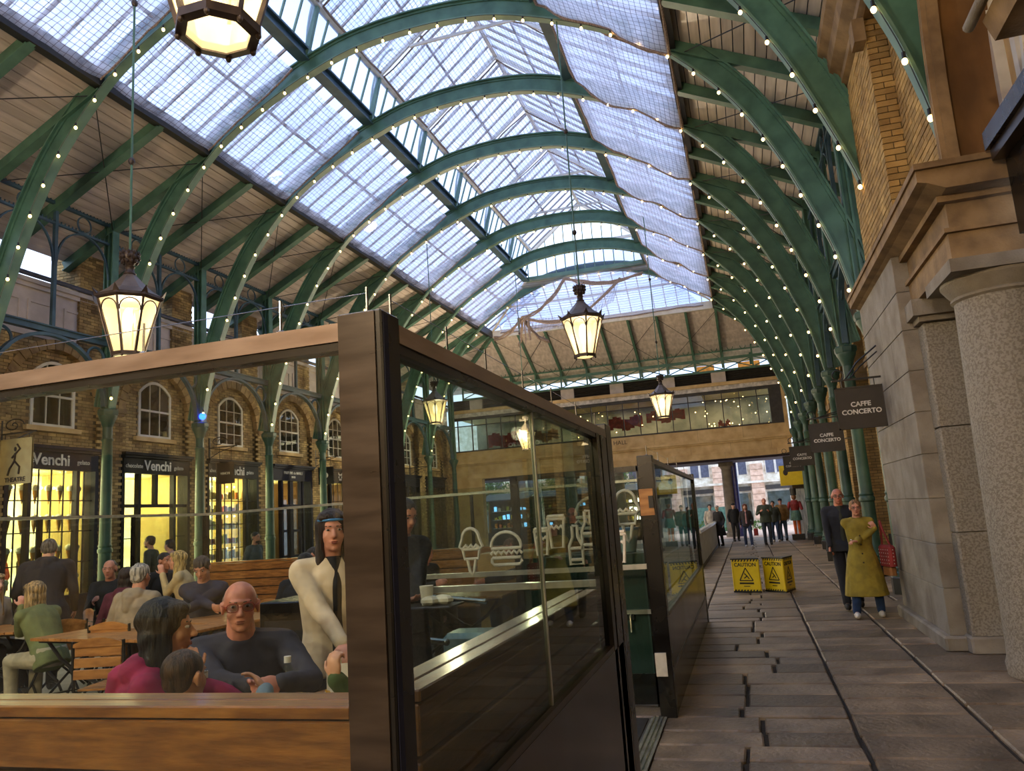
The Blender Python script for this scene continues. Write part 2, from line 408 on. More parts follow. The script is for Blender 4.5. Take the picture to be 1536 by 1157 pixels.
def face(loc, out, up=(0, 0, 1)):
    """matrix that puts XY text at loc, facing direction out"""
    z = Vector(out).normalized(); y = Vector(up); x = y.cross(z).normalized(); y = z.cross(x)
    M = Matrix((x, y, z)).transposed().to_4x4(); M.translation = Vector(loc); return M
ORD = ['first', 'second', 'third', 'fourth', 'fifth', 'sixth', 'seventh', 'eighth', 'ninth', 'tenth', 'eleventh', 'twelfth', 'thirteenth']
XL, XR, XC = -14.1, 2.37, -5.87
YE = 39.0
# lamps' light: lanterns in two rows (those out of the frame behind the camera too), shop windows on both sides
for i, (x, y) in enumerate([(-2.7, 3.5), (-8.4, 8.95), (-2.69, 14.4), (-9.6, 23.9), (-2.4, 25.9), (-8.9, 31.0), (-9.0, -1.0), (-2.7, -5.5)]):
    plight('lantern_light', (x, y, 5.15), 390, (1, 0.80, 0.54), 0.3)
for y in (13.75, 16.97, 20.2, 23.4, 26.6, 29.8):
    alight('shop_window_light', (-14.75, y, 1.9), (0, R(-90), 0), 2.6, 2.0, 22, (1, 0.8, 0.45))
for j, y in enumerate((13.75, 16.97, 20.2, 23.4, 26.6, 29.8)):
    plight('shop_interior_light', (-15.9, y, 3.1), 75 if j < 3 else 30, (1, 0.76, 0.38), 0.2)
for y in (-1.5, 3.0, 7.2):
    alight('shopfront_light', (3.2, y, 2.6), (0, R(82), 0), 1.6, 2.4, 110, (1, 0.72, 0.38))
for y in (16.0, 22.4, 28.8):
    alight('shopfront_light', (2.95, y, 3.3), (0, R(60), 0), 0.8, 2.0, 4, (1, 0.72, 0.38))

# ================================================================== STRUCTURE
def structure(name, loc=(0, 0, 0)):
    o = bpy.data.objects.new(name, None); COL.objects.link(o); o['kind'] = 'structure'; o.location = loc; o.empty_display_size = 0.1
    return o
# ---- floor
fl = MB().box(-16, 4.2, -9, 60, -0.3, -0.035).build('floor', 'paving_joint', kind='structure')
MB().box(-15.0, -1.78, -9, 39.0, -0.034, 0.0).box(-1.78, -0.86, -1, 6.55, -0.034, 0.0).build('deck', 'deck', fl)
def stone(x0, x1, y0, y1):
    g = 0.012 + random.random() * 0.008; c = 0.012; h = -0.004 + random.uniform(-0.004, 0.006)
    mb = MB(); mb.bevbox(x0 + g, x1 - g, y0 + g, y1 - g, -0.034, h, c)
    # uneven hand-cut outline
    for i in range(len(mb.v)):
        p = mb.v[i]; k = noise.noise(Vector((p[0] * 3, p[1] * 3, 0))) * 0.008; mb.v[i] = (p[0] + k, p[1] - k, p[2])
    return mb
def rows(x0, x1, y0, y1, lo, hi, wlo, whi):
    y = y0
    while y < y1:
        d = random.uniform(lo, hi); y2 = min(y + d, y1)
        if y1 - y2 < lo * .5: y2 = y1
        x = x0
        while x < x1 - 1e-3:
            w = random.uniform(wlo, whi); x2 = x + w
            if x1 - x2 < wlo * .6: x2 = x1
            yield x, x2, y, y2
            x = x2
        y = y2
near = []; far = MB()
for (a, b_, w0, w1, lo, hi) in ((-0.83, 0.56, 0.5, 0.95, 0.30, 0.56), (0.56, 1.42, 0.9, 0.9, 0.32, 0.6), (1.42, 2.9, 0.55, 1.2, 0.42, 0.85), (2.9, 3.9, 1.0, 1.0, 0.7, 1.0)):
    for s_ in rows(a, b_, 2.2, 39, lo, hi, w0, w1): near.append(s_)
for s_ in rows(-1.75, -0.83, 6.6, 39, 0.5, 0.8, 0.9, 0.95): near.append(s_)
near.sort(key=lambda q: q[2])
for i, q in enumerate(near):
    mb = stone(*q)
    if i < 280: mb.build('paving_stone', 'paving', fl)
    else: far.add(mb.v, mb.f)
far.build('distant_paving_stones', 'paving', fl, kind='stuff')
# ribbed tactile stones show as shallow grooves in the near right band
MB().box(-16, 6, 39.0, 56, -0.034, -0.002).build('street_paving', 'pink_block', fl)

# the hall goes on behind the camera to its cross wall
wb = MB().box(-15.4, 4.2, -9.3, -9.0, 0, 12.5).box(-15.4, 4.2, -9.0, -8.8, 4.0, 4.6).build('wall_back', 'sandstone', kind='structure')
for x in (-13, -9.5, -6, -2.5, 1):
    MB().box(x - .45, x + .45, -9.0, -8.7, 0, 4.0).build('pilaster', 'sandstone', wb); MB().box(x + .8, x + 2.6, -9.0, -8.96, .3, 3.4).build('doorway', 'room_dark', wb)
MB().box(-15.4, -15.1, -9, 9.0, 0, 8.2).build('wall_body', 'mortar', wb); MB().box(3.2, 3.5, -9, 2, 0, 8.9).build('wall_body', 'stone_tan', wb)
# ---- timber roof (ceiling) with rafters
SA = (-11.3, 10.80); SB = (-15.55, 8.66)      # slope line (x,z) on the left; mirrored on the right
mx_ = lambda x: 2 * XC - x
ceil = structure('ceiling')
Y0 = -8.0; YH = 35.7
sl = math.hypot(SA[0] - SB[0], SA[1] - SB[1]); nb = 22
ux, uz = (SB[0] - SA[0]) / sl, (SB[1] - SA[1]) / sl
for side in (0, 1):
    for i in range(nb):
        d0 = i * sl / nb; d1 = (i + 1) * sl / nb - 0.022
        xs = [SA[0] + ux * d for d in (d0, d1)]; zs = [SA[1] + uz * d for d in (d0, d1)]
        ye = YH + (SA[0] - xs[0])
        if side: xs = [mx_(x) for x in xs]
        zoff = 0.006 * (i % 2)
        mb = MB(); v = []
        for y, k in ((Y0, 0), (ye, 0)):
            v += [(xs[0], y, zs[0] + zoff), (xs[1], y, zs[1] + zoff), (xs[1], y, zs[1] + .03), (xs[0], y, zs[0] + .03)]
        mb.add(v, [(0, 1, 2, 3), (7, 6, 5, 4), (0, 4, 5, 1), (1, 5, 6, 2), (2, 6, 7, 3), (3, 7, 4, 0)])
        mb.build('roof_board', 'boards', ceil)
for i in range(nb):
    d0 = i * sl / nb; d1 = (i + 1) * sl / nb - 0.012; zoff = 0.006 * (i % 2)
    ya, yb = YH - ux * d0, YH - ux * d1; za, zb = SA[1] + uz * d0, SA[1] + uz * d1
    xa, xb = SA[0] + ux * d0, mx_(SA[0] + ux * d0)
    MB().add([(xa, ya, za + zoff), (xb, ya, za + zoff), (xb, yb, zb + zoff), (xa, yb, zb + zoff), (xa, ya, za + .03), (xb, ya, za + .03), (xb, yb, zb + .03), (xa, yb, zb + .03)],
             [(0, 1, 2, 3), (7, 6, 5, 4), (0, 4, 5, 1), (1, 5, 6, 2), (2, 6, 7, 3), (3, 7, 4, 0)]).build('roof_board', 'boards', ceil)
# sheathing over the boards keeps daylight out of the joints
sh = MB()
for f_ in (lambda x: x, mx_):
    sh.add([(f_(SA[0]), Y0, SA[1] + .04), (f_(SB[0]), Y0, SB[1] + .04), (f_(SB[0]), YH + 4.25, SB[1] + .04), (f_(SA[0]), YH, SA[1] + .04),
            (f_(SA[0]), Y0, SA[1] + .10), (f_(SB[0]), Y0, SB[1] + .10), (f_(SB[0]), YH + 4.25, SB[1] + .10), (f_(SA[0]), YH, SA[1] + .10)],
           [(0, 1, 2, 3), (7, 6, 5, 4), (0, 4, 5, 1), (1, 5, 6, 2), (2, 6, 7, 3), (3, 7, 4, 0)])
sh.add([(SA[0], YH, SA[1] + .04), (mx_(SA[0]), YH, SA[1] + .04), (mx_(SB[0]), YH + 4.25, SB[1] + .04), (SB[0], YH + 4.25, SB[1] + .04),
        (SA[0], YH, SA[1] + .1), (mx_(SA[0]), YH, SA[1] + .1), (mx_(SB[0]), YH + 4.25, SB[1] + .1), (SB[0], YH + 4.25, SB[1] + .1)],
       [(0, 1, 2, 3), (7, 6, 5, 4), (0, 4, 5, 1), (1, 5, 6, 2), (2, 6, 7, 3), (3, 7, 4, 0)])
sh.build('roof_covering', 'slate', ceil)
raf = None
rods = MB()
def on(d, dz=0.0): return SA[0] + ux * d, SA[1] + uz * d + dz
ys = [14.4 + 1.6 * k for k in range(-14, 14)]
rm = {}
for side in (0, 1):
    f_ = mx_ if side else (lambda x: x)
    a = on(0.0, -.14); b_ = on(sl - .05, -.14)
    rm[side] = MB().bar((f_(a[0]), 0, a[1]), (f_(b_[0]), 0, b_[1]), 0.13, 0.24).bar((f_(a[0]), 0, a[1] - .12), (f_(b_[0]), 0, b_[1] - .12), 0.2, 0.03).mesh('rafter')
    for y in ys: put('rafter', rm[side], 'green', ceil, loc=(0, y, 0))
    e = on(0.0); MB().box(f_(e[0]) - .09, f_(e[0]) + .09, Y0, YH, e[1] - .24, e[1] + .12).build('skylight_curb', 'black_iron', ceil)
    for y in ys[:-1]:
        if (round((y - 14.4) / 1.6)) % 2 == 0:
            p, q = on(.2, -.24), on(3.1, -.24)
            rods.tube([(f_(p[0]), y, p[1]), (f_(q[0]), y + 3.2, q[1])], 0.012, 5); rods.tube([(f_(q[0]), y, q[1]), (f_(p[0]), y + 3.2, p[1])], 0.012, 5)
rods.build('tie_rods', 'black_iron', ceil)
MB().box(SA[0], mx_(SA[0]), YH - .09, YH + .09, SA[1] - .24, SA[1] + .12).build('skylight_curb', 'white_paint', ceil)
for x in [XC + 1.36 * k for k in range(-5, 6)]:
    inset = max(0, abs(x - XC) - (mx_(SA[0]) - XC))
    a = (x, YH + inset, SA[1] + uz / -ux * -inset - .12); b_ = (x, YH - ux * (sl - .05), SB[1] - .12)
    if a[1] < b_[1] - .3: MB().bar(a, b_, 0.11, 0.22).build('rafter', 'green', ceil)
er = MB()
for k in range(-4, 4):
    x0, x1 = XC + 1.36 * k, XC + 1.36 * (k + 1)
    pa = lambda x, t_: (x, YH - ux * sl * t_, SA[1] + uz * sl * t_ - .2)
    if k % 2 == 0: er.tube([pa(x0, .05), pa(x0 + 2.72, .85)], .012, 5); er.tube([pa(x0, .85), pa(x0 + 2.72, .05)], .012, 5)
er.build('tie_rods', 'black_iron', ceil)
for f_ in (lambda x: x, mx_):
    MB().bar((f_(SA[0]), YH, SA[1] - .12), (f_(SB[0]), YH + 4.25, SB[1] - .12), 0.16, 0.26).build('hip_rafter', 'green', ceil)

# ---- skylights: lower glazed slopes, clerestory, monitor roof
CB = (-8.66, 12.50); ME = (-8.30, 13.82); RG = (XC, 15.75)
YM = 32.9          # far end of the monitor
wn = [0]
def glazed(a, b_, y0, y1, step, rowsn, barc='bar_grey', barw=.035, bard=.07, matn='roof_glass', flip=False):
    """glazing between line a(x,z) and line b(x,z), running along Y"""
    wn[0] += 1; w = structure('window_%d' % wn[0])
    n = round((y1 - y0) / step)
    bm_ = MB().bar((a[0], 0, a[1]), (b_[0], 0, b_[1]), barw, bard, up=(0, 0, 1) if abs(b_[0] - a[0]) > .5 else (1, 0, 0)).mesh('glazing_bar')
    for i in range(n + 1): put('glazing_bar', bm_, barc, w, loc=(0, y0 + i * step, 0))
    for r_ in range(rowsn):
        t0, t1 = r_ / rowsn, (r_ + 1) / rowsn
        L = lambda t_: (a[0] + (b_[0] - a[0]) * t_, a[1] + (b_[1] - a[1]) * t_)
        (xa, za), (xb, zb) = L(t0), L(t1)
        nx, nz = -(zb - za), (xb - xa); l_ = math.hypot(nx, nz); nx, nz = nx / l_ * .004, nz / l_ * .004
        h = step - .04
        pm = MB().add([(xa, .02, za), (xb, .02, zb), (xb, h, zb), (xa, h, za), (xa + nx, .02, za + nz), (xb + nx, .02, zb + nz), (xb + nx, h, zb + nz), (xa + nx, h, za + nz)],
                      [(0, 1, 2, 3), (7, 6, 5, 4), (0, 4, 5, 1), (1, 5, 6, 2), (2, 6, 7, 3), (3, 7, 4, 0)]).mesh('pane')
        for i in range(n): put('pane', pm, matn, w, loc=(0, y0 + i * step, 0))
        if r_: MB().box(xa - .025, xa + .025, y0, y1, za - .04, za + .02).build('glazing_rail', barc, w)
    return w
st = 3.2 / 6
for f_ in (lambda x: x, mx_):
    w = glazed((f_(SA[0]), SA[1] + .1), (f_(CB[0]), CB[1] + .05), Y0, Y0 + st * 82, st, 2)
    w = glazed((f_(CB[0]), CB[1] + .2), (f_(ME[0] - .02), ME[1] - .1), Y0, Y0 + st * 77, st, 1, 'green_light', .04, .05, 'roof_glass')
    MB().box(f_(CB[0]) - .05, f_(CB[0]) + .05, Y0, YM + .3, CB[1] - .08, CB[1] + .2).box(f_(CB[0]) - .14, f_(CB[0]) + .14, Y0, YM + .3, CB[1] + .17, CB[1] + .22).box(f_(CB[0]) - .14, f_(CB[0]) + .14, Y0, YM + .3, CB[1] - .1, CB[1] - .06).build('sill_beam', 'green_skylit', w)
    MB().box(f_(ME[0]) - .08, f_(ME[0]) + .08, Y0, YM, ME[1] - .1, ME[1] + .04).build('eaves_beam', 'white_paint', w)
    w = glazed((f_(ME[0]), ME[1] + .03), (RG[0] + (.03 if f_ is mx_ else -.03), RG[1]), Y0, Y0 + st * 77, st, 2)
# hip glazing at the far end (a sloping trapezium) and the gable lights above it
wn[0] += 1; w7 = structure('window_%d' % wn[0])
yT = 33.3; nH = 20
xl0, xr0 = SA[0], mx_(SA[0]); xl1, xr1 = CB[0], mx_(CB[0])
for i in range(nH + 1):
    t_ = i / nH; xb_ = xl0 + (xr0 - xl0) * t_
    # bars run straight up the slope; the outer ones stop at the hips
    e = min(1.0, (xb_ - xl0) / (xl1 - xl0) if xb_ < XC else (xr0 - xb_) / (xr0 - xr1))
    if e > .05:
        MB().bar((xb_, YH, SA[1] + .1), (xb_, YH + (yT - YH) * e, SA[1] + .1 + (CB[1] - SA[1]) * e), .035, .07).build('glazing_bar', 'white_paint', w7)
    if i < nH:
        xc_ = xl0 + (xr0 - xl0) * (i + 1) / nH
        e2 = min(1.0, (xc_ - xl0) / (xl1 - xl0) if xc_ < XC + .01 else (xr0 - xc_) / (xr0 - xr1))
        P = lambda x, e_: (x, YH + (yT - YH) * e_, SA[1] + .12 + (CB[1] - SA[1]) * e_)
        vs = [P(xb_ + .02, 0), P(xc_ - .02, 0), P(xc_ - .02, max(e2, .02)), P(xb_ + .02, max(e, .02))]
        MB().add(vs + [(p[0], p[1] - .003, p[2] + .004) for p in vs], [(0, 1, 2, 3), (7, 6, 5, 4), (0, 4, 5, 1), (1, 5, 6, 2), (2, 6, 7, 3), (3, 7, 4, 0)]).build('pane', 'roof_glass', w7)
MB().box(xl0 + 1.0, xr0 - 1.0, (YH + yT) / 2 - .03, (YH + yT) / 2 + .03, SA[1] + .85, SA[1] + .93).build('glazing_rail', 'white_paint', w7)
for f_ in (lambda x: x, mx_): MB().bar((f_(xl0), YH, SA[1] + .1), (f_(xl1), yT, CB[1] + .08), .12, .16).build('hip_bar', 'white_paint', w7)
wn[0] += 1; w8 = structure('window_%d' % wn[0])
MB().box(xl1, xr1, yT - .06, yT + .06, CB[1] - .1, CB[1] + .12).build('sill_beam', 'green_light', w8)
for i in range(13):
    x = xl1 + .1 + (xr1 - xl1 - .2) * i / 12
    zt = ME[1] + (RG[1] - ME[1]) * (1 - abs(x - XC) / (XC - ME[0])) if abs(x - XC) < XC - ME[0] else ME[1]
    MB().box(x - .02, x + .02, yT - .02, yT + .02, CB[1], zt).build('glazing_bar', 'green_light', w8)
    if i < 12:
        xn = x + (xr1 - xl1 - .2) / 12
        MB().box(x + .02, xn - .02, yT - .003, yT + .003, CB[1] + .1, ME[1] + .1).build('pane', 'roof_glass', w8)
for f_ in (lambda x: x, mx_): MB().bar((f_(ME[0]), yT, ME[1]), (RG[0], yT, RG[1]), .07, .14).build('gable_bar', 'white_paint', w8)
MB().box(ME[0], mx_(ME[0]), yT - .04, yT + .04, ME[1] - .06, ME[1] + .06).build('glazing_rail', 'white_paint', w8)
MB().box(XC - .06, XC + .06, Y0, YM + .4, RG[1] - .08, RG[1] + .08).build('ridge_beam', 'white_paint', w8)
# monitor frames at every arch: posts, raking rafters, collar and curved brackets
for k in range(-4, 6):
    y = 14.4 + 3.2 * k
    fr = thing('roof_frame', 'green iron frame of the raised skylight above the %s arch rib from the front' % ORD[k + 4], 'roof frame', (XC, y, 12.3), group='iron frames of the raised skylight')
    for sgn in (-1, 1):
        hx = XC - ME[0]; fx = XC - CB[0]
        MB().bar((sgn * (fx - .02), 0, .15), (sgn * hx, 0, 1.5), .10, .12, up=(1, 0, 0)).build('post', 'green_light', fr)
        MB().bar((sgn * hx, 0, 1.5), (sgn * .03, 0, 3.38), .06, .12).build('rafter', 'white_paint', fr)
        pts = [(sgn * (fx - .05 - .75 * (1 - math.cos(a))), 0, .25 + 1.95 * math.sin(a)) for a in [R(90) * i / 9 for i in range(10)]]
        MB().tube(pts, .035, 6).build('curved_bracket', 'green_light', fr)
    MB().bar((-1.5, 0, 2.15), (1.5, 0, 2.15), .05, .08).build('collar', 'white_paint', fr)
    if k > -3: continue

# ---- arch ribs
TAB = [(0, 12.5), (1, 12.45), (2, 12.27), (3.5, 11.7), (4.86, 10.95), (5.62, 10.28), (6.44, 9.3), (7.1, 8.11), (7.59, 6.87), (7.9, 5.94), (8.13, 4.82)]
def crom(P, n=5):
    out = []
    for i in range(len(P) - 1):
        p0 = P[max(i - 1, 0)] if i else (-P[1][0], P[1][1]); p1, p2 = P[i], P[i + 1]; p3 = P[min(i + 2, len(P) - 1)]
        for j in range(n):
            t_ = j / n
            out.append(tuple(0.5 * ((2 * p1[c]) + (-p0[c] + p2[c]) * t_ + (2 * p0[c] - 5 * p1[c] + 4 * p2[c] - p3[c]) * t_ ** 2 + (-p0[c] + 3 * p1[c] - 3 * p2[c] + p3[c]) * t_ ** 3) for c in (0, 1)))
    out.append(P[-1]); return out
half = crom(TAB)
path = [(XC - u, z) for u, z in reversed(half)] + [(XC + u, z) for u, z in half[1:]]
def arc_points(path, step):
    acc = 0; out = []; nxt = step / 2
    for i in range(len(path) - 1):
        a, b_ = path[i], path[i + 1]; L = math.hypot(b_[0] - a[0], b_[1] - a[1])
        while nxt <= acc + L:
            t_ = (nxt - acc) / L; tx, tz = (b_[0] - a[0]) / L, (b_[1] - a[1]) / L
            out.append((a[0] + (b_[0] - a[0]) * t_, a[1] + (b_[1] - a[1]) * t_, tx, tz)); nxt += step
        acc += L
    return out
web = MB().sweep(path, (0.0, 0.42, -.02, .02)).mesh('web')
bfl = MB().sweep(path, (-.02, .015, -.10, .10)).mesh('bottom_flange')
tfl = MB().sweep(path, (.40, .435, -.10, .10)).mesh('top_flange')
rv = MB()
for x, z, tx, tz in arc_points(path, .16):
    for o_ in (.07, .34):
        c = (x - tz * o_, z + tx * o_)
        rv.add([(c[0] - .014, -.021, c[1]), (c[0], -.021, c[1] + .014), (c[0] + .014, -.021, c[1]), (c[0], -.021, c[1] - .014), (c[0], -.034, c[1])], [(0, 1, 4), (1, 2, 4), (2, 3, 4), (3, 0, 4)])
rvm = rv.mesh('rivets')
lip = MB().sweep(path, (0.0, .07, -.045, -.021)).sweep(path, (.35, .40, -.045, -.021)).mesh('angle_iron')
bulbm = MB().ell((0, 0, 0), (.030, .030, .036), n=8, m=6).mesh('bulb', 180)
sockm = MB().lathe([(.02, 0), (.02, .07)], 6).mesh('lamp_socket')
bp = arc_points(path, .66)
for k in range(-3, 7):
    y = 14.4 + 3.2 * k
    nm = ORD[k + 3]
    a_ = thing('arch_rib', 'riveted green iron arch rib spanning the hall, %s from the front' % nm, 'arch', (0, y, 0), group='iron arch ribs of the roof')
    put('web', web, 'green', a_); put('bottom_flange', bfl, 'green_light', a_); put('top_flange', tfl, 'green', a_); put('angle_iron', lip, 'green', a_)
    if k < 3: put('rivets', rvm, 'green', a_, 'stuff')
    s_ = thing('string_light', 'string of warm round bulbs along the underside of the %s arch rib from the front' % nm, 'fairy lights', (0, y - .13, 0), group='bulb strings on the arch ribs')
    MB().tube([(x + tz * .045, .0, z - tx * .045) for x, z, tx, tz in arc_points(path, .33)], .006, 4).build('wire', 'black_plastic', s_)
    for x, z, tx, tz in bp:
        put('lamp_socket', sockm, 'black_plastic', s_, loc=(x + tz * .05, 0, z - tx * .05 - .07))
        put('bulb', bulbm, 'bulb', s_, loc=(x + tz * .05, 0, z - tx * .05 - .10))

# ---- columns
plm = MB().lathe([(.25, 0), (.25, .26), (.235, .28)], 8, ph=R(22.5)).mesh('plinth')
shm = MB().lathe([(.225, .28), (.225, .34), (.19, .37), (.20, .42), (.17, .47), (.175, .55), (.148, .60), (.138, .8), (.135, 1.50), (.158, 1.52), (.162, 1.58), (.135, 1.62), (.148, 1.66), (.13, 1.70),
                  (.112, 4.05), (.128, 4.07), (.128, 4.11), (.108, 4.13), (.106, 4.38)], 18).mesh('shaft', 40)
cpm = MB().lathe([(.106, 4.38), (.125, 4.44), (.15, 4.52), (.20, 4.62), (.20, 4.66)], 18).lathe([(.215, 4.66), (.235, 4.70), (.235, 4.78), (.205, 4.81)], 8, ph=R(22.5)).mesh('capital', 40)
pom = MB().box(-.02, .02, -.10, .10, 4.8, 9.45).box(-.13, -.10, -.10, .10, 4.8, 9.45).box(.10, .13, -.10, .10, 4.8, 9.45).box(-.13, .13, -.02, .02, 4.8, 9.45).mesh('post')
brk = MB().prism([(0, 4.85), (.62, 6.9), (.95, 8.1), (.70, 8.1), (.14, 6.2)], 'y', -.018, .018).mesh('gusset')
def column(k, side):
    x = XR if side else XL; y = 14.4 + 3.2 * k
    if side: lb = 'green cast-iron column on black plinth, %s from the stone pier on the right' % ORD[k]
    else: lb = 'green cast-iron column before the brick shops on the left, %s from the front' % ORD[k + 1]
    c = thing('iron_column', lb, 'column', (x, y, 0), group='columns on the %s' % ('right' if side else 'left'))
    put('plinth', plm, 'black_iron', c); put('shaft', shm, 'green_shaded', c); put('capital', cpm, 'green_shaded', c)
    put('post', pom, 'green' if side else 'green_skylit', c)
    return c
for k in range(0, 8): column(k, 1)
for k in range(-1, 8): column(k, 0)
# ---- ironwork between the columns (one frame per bay)
def yarc(cy, cz, rx, rz, a0, a1, n=16): return [(cy + rx * math.cos(R(a0 + (a1 - a0) * i / n)), cz + rz * math.sin(R(a0 + (a1 - a0) * i / n))) for i in range(n + 1)]
beam_m = MB().box(-.07, .07, .1, 3.1, 6.30, 6.42).box(-.11, .11, .1, 3.1, 6.42, 6.45).mesh('beam')
arch_m = MB().sweep(yarc(1.6, 4.86, 1.44, 1.38, 180, 0, 24), (-.0, .07, -.06, .06), axis='x').mesh('arch_bar', 30)
def ringm(cy, cz, r, w=.05): return MB().tube([(0, a, b_) for a, b_ in yarc(cy, cz, r, r, 0, 345, 23)], w, 5, closed=True)
ring_a = ringm(.40, 5.98, .24, .035).mesh('ring'); ring_b = ringm(2.80, 5.98, .24, .035).mesh('ring')
mull = MB().box(-.04, .04, 1.56, 1.64, 6.45, 9.3).mesh('mullion')
rail1 = MB().box(-.04, .04, .1, 3.1, 9.28, 9.35).mesh('top_rail'); rail2 = MB().box(-.035, .035, .1, 3.1, 8.82, 8.87).mesh('lower_rail')
fring = [ringm(c_, 9.075, .19, .02).mesh('frieze_ring') for c_ in (.82, 2.38)]
sarc = [MB().sweep(yarc(c_, 7.95, .72, .86, 180, 0, 16), (0, .035, -.025, .025), axis='x').mesh('small_arch') for c_ in (.82, 2.38)]
cr = MB()
for i in range(30): cr.box(-.008, .008, .15 + i * .1 - .012, .15 + i * .1 + .012, 9.35, 9.47)
for i in range(30): cr.box(-.008, .008, .15 + i * .1 - .012, .15 + i * .1 + .012, 8.87, 8.93)
crm = cr.mesh('cresting')
for side in (0, 1):
    for k in range(-1, 7):
        if side and k < 0: continue
        y = 14.4 + 3.2 * k; mt = 'green' if side else 'green_skylit'
        f = thing('iron_arcade_frame', 'ornamental iron arch and frieze %s, bay %s from the front' % ('above the right-hand columns' if side else 'before the brick wall on the left', 'numbered ' + ORD[k + (0 if side else 1)]), 'ironwork',
                  (XR if side else XL, y, 0), group='iron arcade frames')
        f['label'] = 'pierced iron arch and ring frieze above the %s bay of the %s columns' % (ORD[k + (0 if side else 1)], 'right' if side else 'left')
        put('beam', beam_m, mt, f); put('arch_bar', arch_m, mt, f); put('ring', ring_a, mt, f); put('ring', ring_b, mt, f)
        put('mullion', mull, mt, f); put('top_rail', rail1, mt, f); put('lower_rail', rail2, mt, f); put('cresting', crm, mt, f)
        for q in fring: put('frieze_ring', q, mt, f)
        for q in sarc: put('small_arch', q, mt, f)
# ---- frieze truss across the far end
f = thing('iron_end_truss', 'long green lattice truss with rings under the roof at the far end', 'truss', (XC, 38.75, 0))
for z, h in ((9.40, .08), (9.10, .06), (8.72, .14), (8.14, .10)): MB().box(XL - XC, XR - XC, -.05, .05, z - h / 2, z + h / 2).build('chord', 'green', f)
nn = 12; wS = (XR - XL) / nn
for i in range(nn + 1): MB().box(XL - XC + i * wS - .04, XL - XC + i * wS + .04, -.04, .04, 8.1, 9.4).build('upright', 'green', f)
for i in range(nn):
    x0 = XL - XC + i * wS; x1 = x0 + wS
    MB().bar((x0, 0, 8.18), (x1, 0, 8.68), .03, .05).build('diagonal', 'green', f); MB().bar((x0, 0, 8.68), (x1, 0, 8.18), .03, .05).build('diagonal', 'green', f)
    for s_ in (.28, .72):
        MB().tube([(x0 + wS * s_ + .13 * math.cos(R(a)), 0, 9.25 + .13 * math.sin(R(a))) for a in range(0, 360, 30)], .018, 5, closed=True).build('ring', 'green', f)
# ================================================================== LEFT BRICK WALL WITH SHOPS
XW = -15.05
wl = structure('wall_left')
BC = [13.75 + 3.21 * j for j in range(-1, 8)]       # bay centres
def win_in(y, z, m=0.0):
    for c in BC:
        if abs(y - c) < .56 + m and 4.42 - m < z < 5.62 + .30 * (1 - min(1, abs(y - c) / .56) ** 2) + m: return True
    return False
def shop_in(y, z): return any(abs(y - c) < 1.26 for c in BC) and z < 3.98
def arch_d(y, z):
    c = min(BC, key=lambda q: abs(q - y)); dy = abs(y - c)
    return dy if z < 5.05 else math.hypot(dy, (z - 5.05)), c
br = MB(); by = .232; bz = .078; yW0, yW1 = 9.0, 39.0
nrow = int(6.42 / bz); 
for r_ in range(nrow):
    z = r_ * bz
    n = int((yW1 - yW0) / by)
    for i in range(n):
        y = yW0 + i * by + (by / 2 if r_ % 2 else 0); yc = y + by / 2; zc = z + bz / 2
        if shop_in(yc, zc) or win_in(yc, zc, .06): continue
        if any(abs(yc - c) < .76 for c in BC) and 4.30 < zc < 4.44: continue
        d, c = arch_d(yc, zc)
        if 1.20 < d < 1.36 and z > 5.0: continue
        xo = XW + (.13 if d > 1.2 else 0) + random.uniform(0, .006)
        x0 = xo - .05; y0 = y + .006; y1 = y + by - .006; z0 = z + .006; z1 = z + bz - .006
        br.add([(x0, y0, z0), (x0, y1, z0), (x0, y1, z1), (x0, y0, z1), (xo, y0, z0), (xo, y1, z0), (xo, y1, z1), (xo, y0, z1)], [(4, 5, 6, 7), (0, 1, 5, 4), (1, 2, 6, 5), (2, 3, 7, 6), (3, 0, 4, 7)])
br.build('bricks', 'brick', wl, kind='stuff')
bk = MB()                                           # mortar body behind the bricks, opened for shops
bk.box(XW - .35, XW - .012, yW0, yW1, 3.98, 6.42)
pl = [yW0] + [v for c in BC for v in (c - 1.26, c + 1.26)] + [yW1]
for i in range(0, len(pl), 2):
    if pl[i + 1] > pl[i]: bk.box(XW - .35, XW - .012, pl[i], pl[i + 1], 0, 3.98)
for i in range(len(BC) - 1):                        # projecting piers
    a, b_ = BC[i] + 1.26, BC[i + 1] - 1.26
    bk.box(XW - .02, XW + .118, a, b_, 0, 5.05)
for c in BC:                                        # projecting spandrels round the arches
    pts = [(c + 1.27 * math.cos(R(a)), 5.05 + 1.27 * math.sin(R(a))) for a in range(180, -1, -12)]
    for i in range(len(pts) - 1):
        (ya, za), (yb, zb) = pts[i], pts[i + 1]
        bk.add([(XW - .02, ya, za), (XW - .02, yb, zb), (XW - .02, yb, 6.42), (XW - .02, ya, 6.42), (XW + .118, ya, za), (XW + .118, yb, zb), (XW + .118, yb, 6.42), (XW + .118, ya, 6.42)],
               [(4, 5, 6, 7), (0, 1, 5, 4), (2, 3, 7, 6)])
    e0, e1 = c - 1.605, c + 1.605
    for a, b_ in ((e0, c - 1.27), (c + 1.27, e1)): bk.box(XW - .02, XW + .118, a, b_, 5.05, 6.42)
bk.build('wall_body', 'mortar', wl)
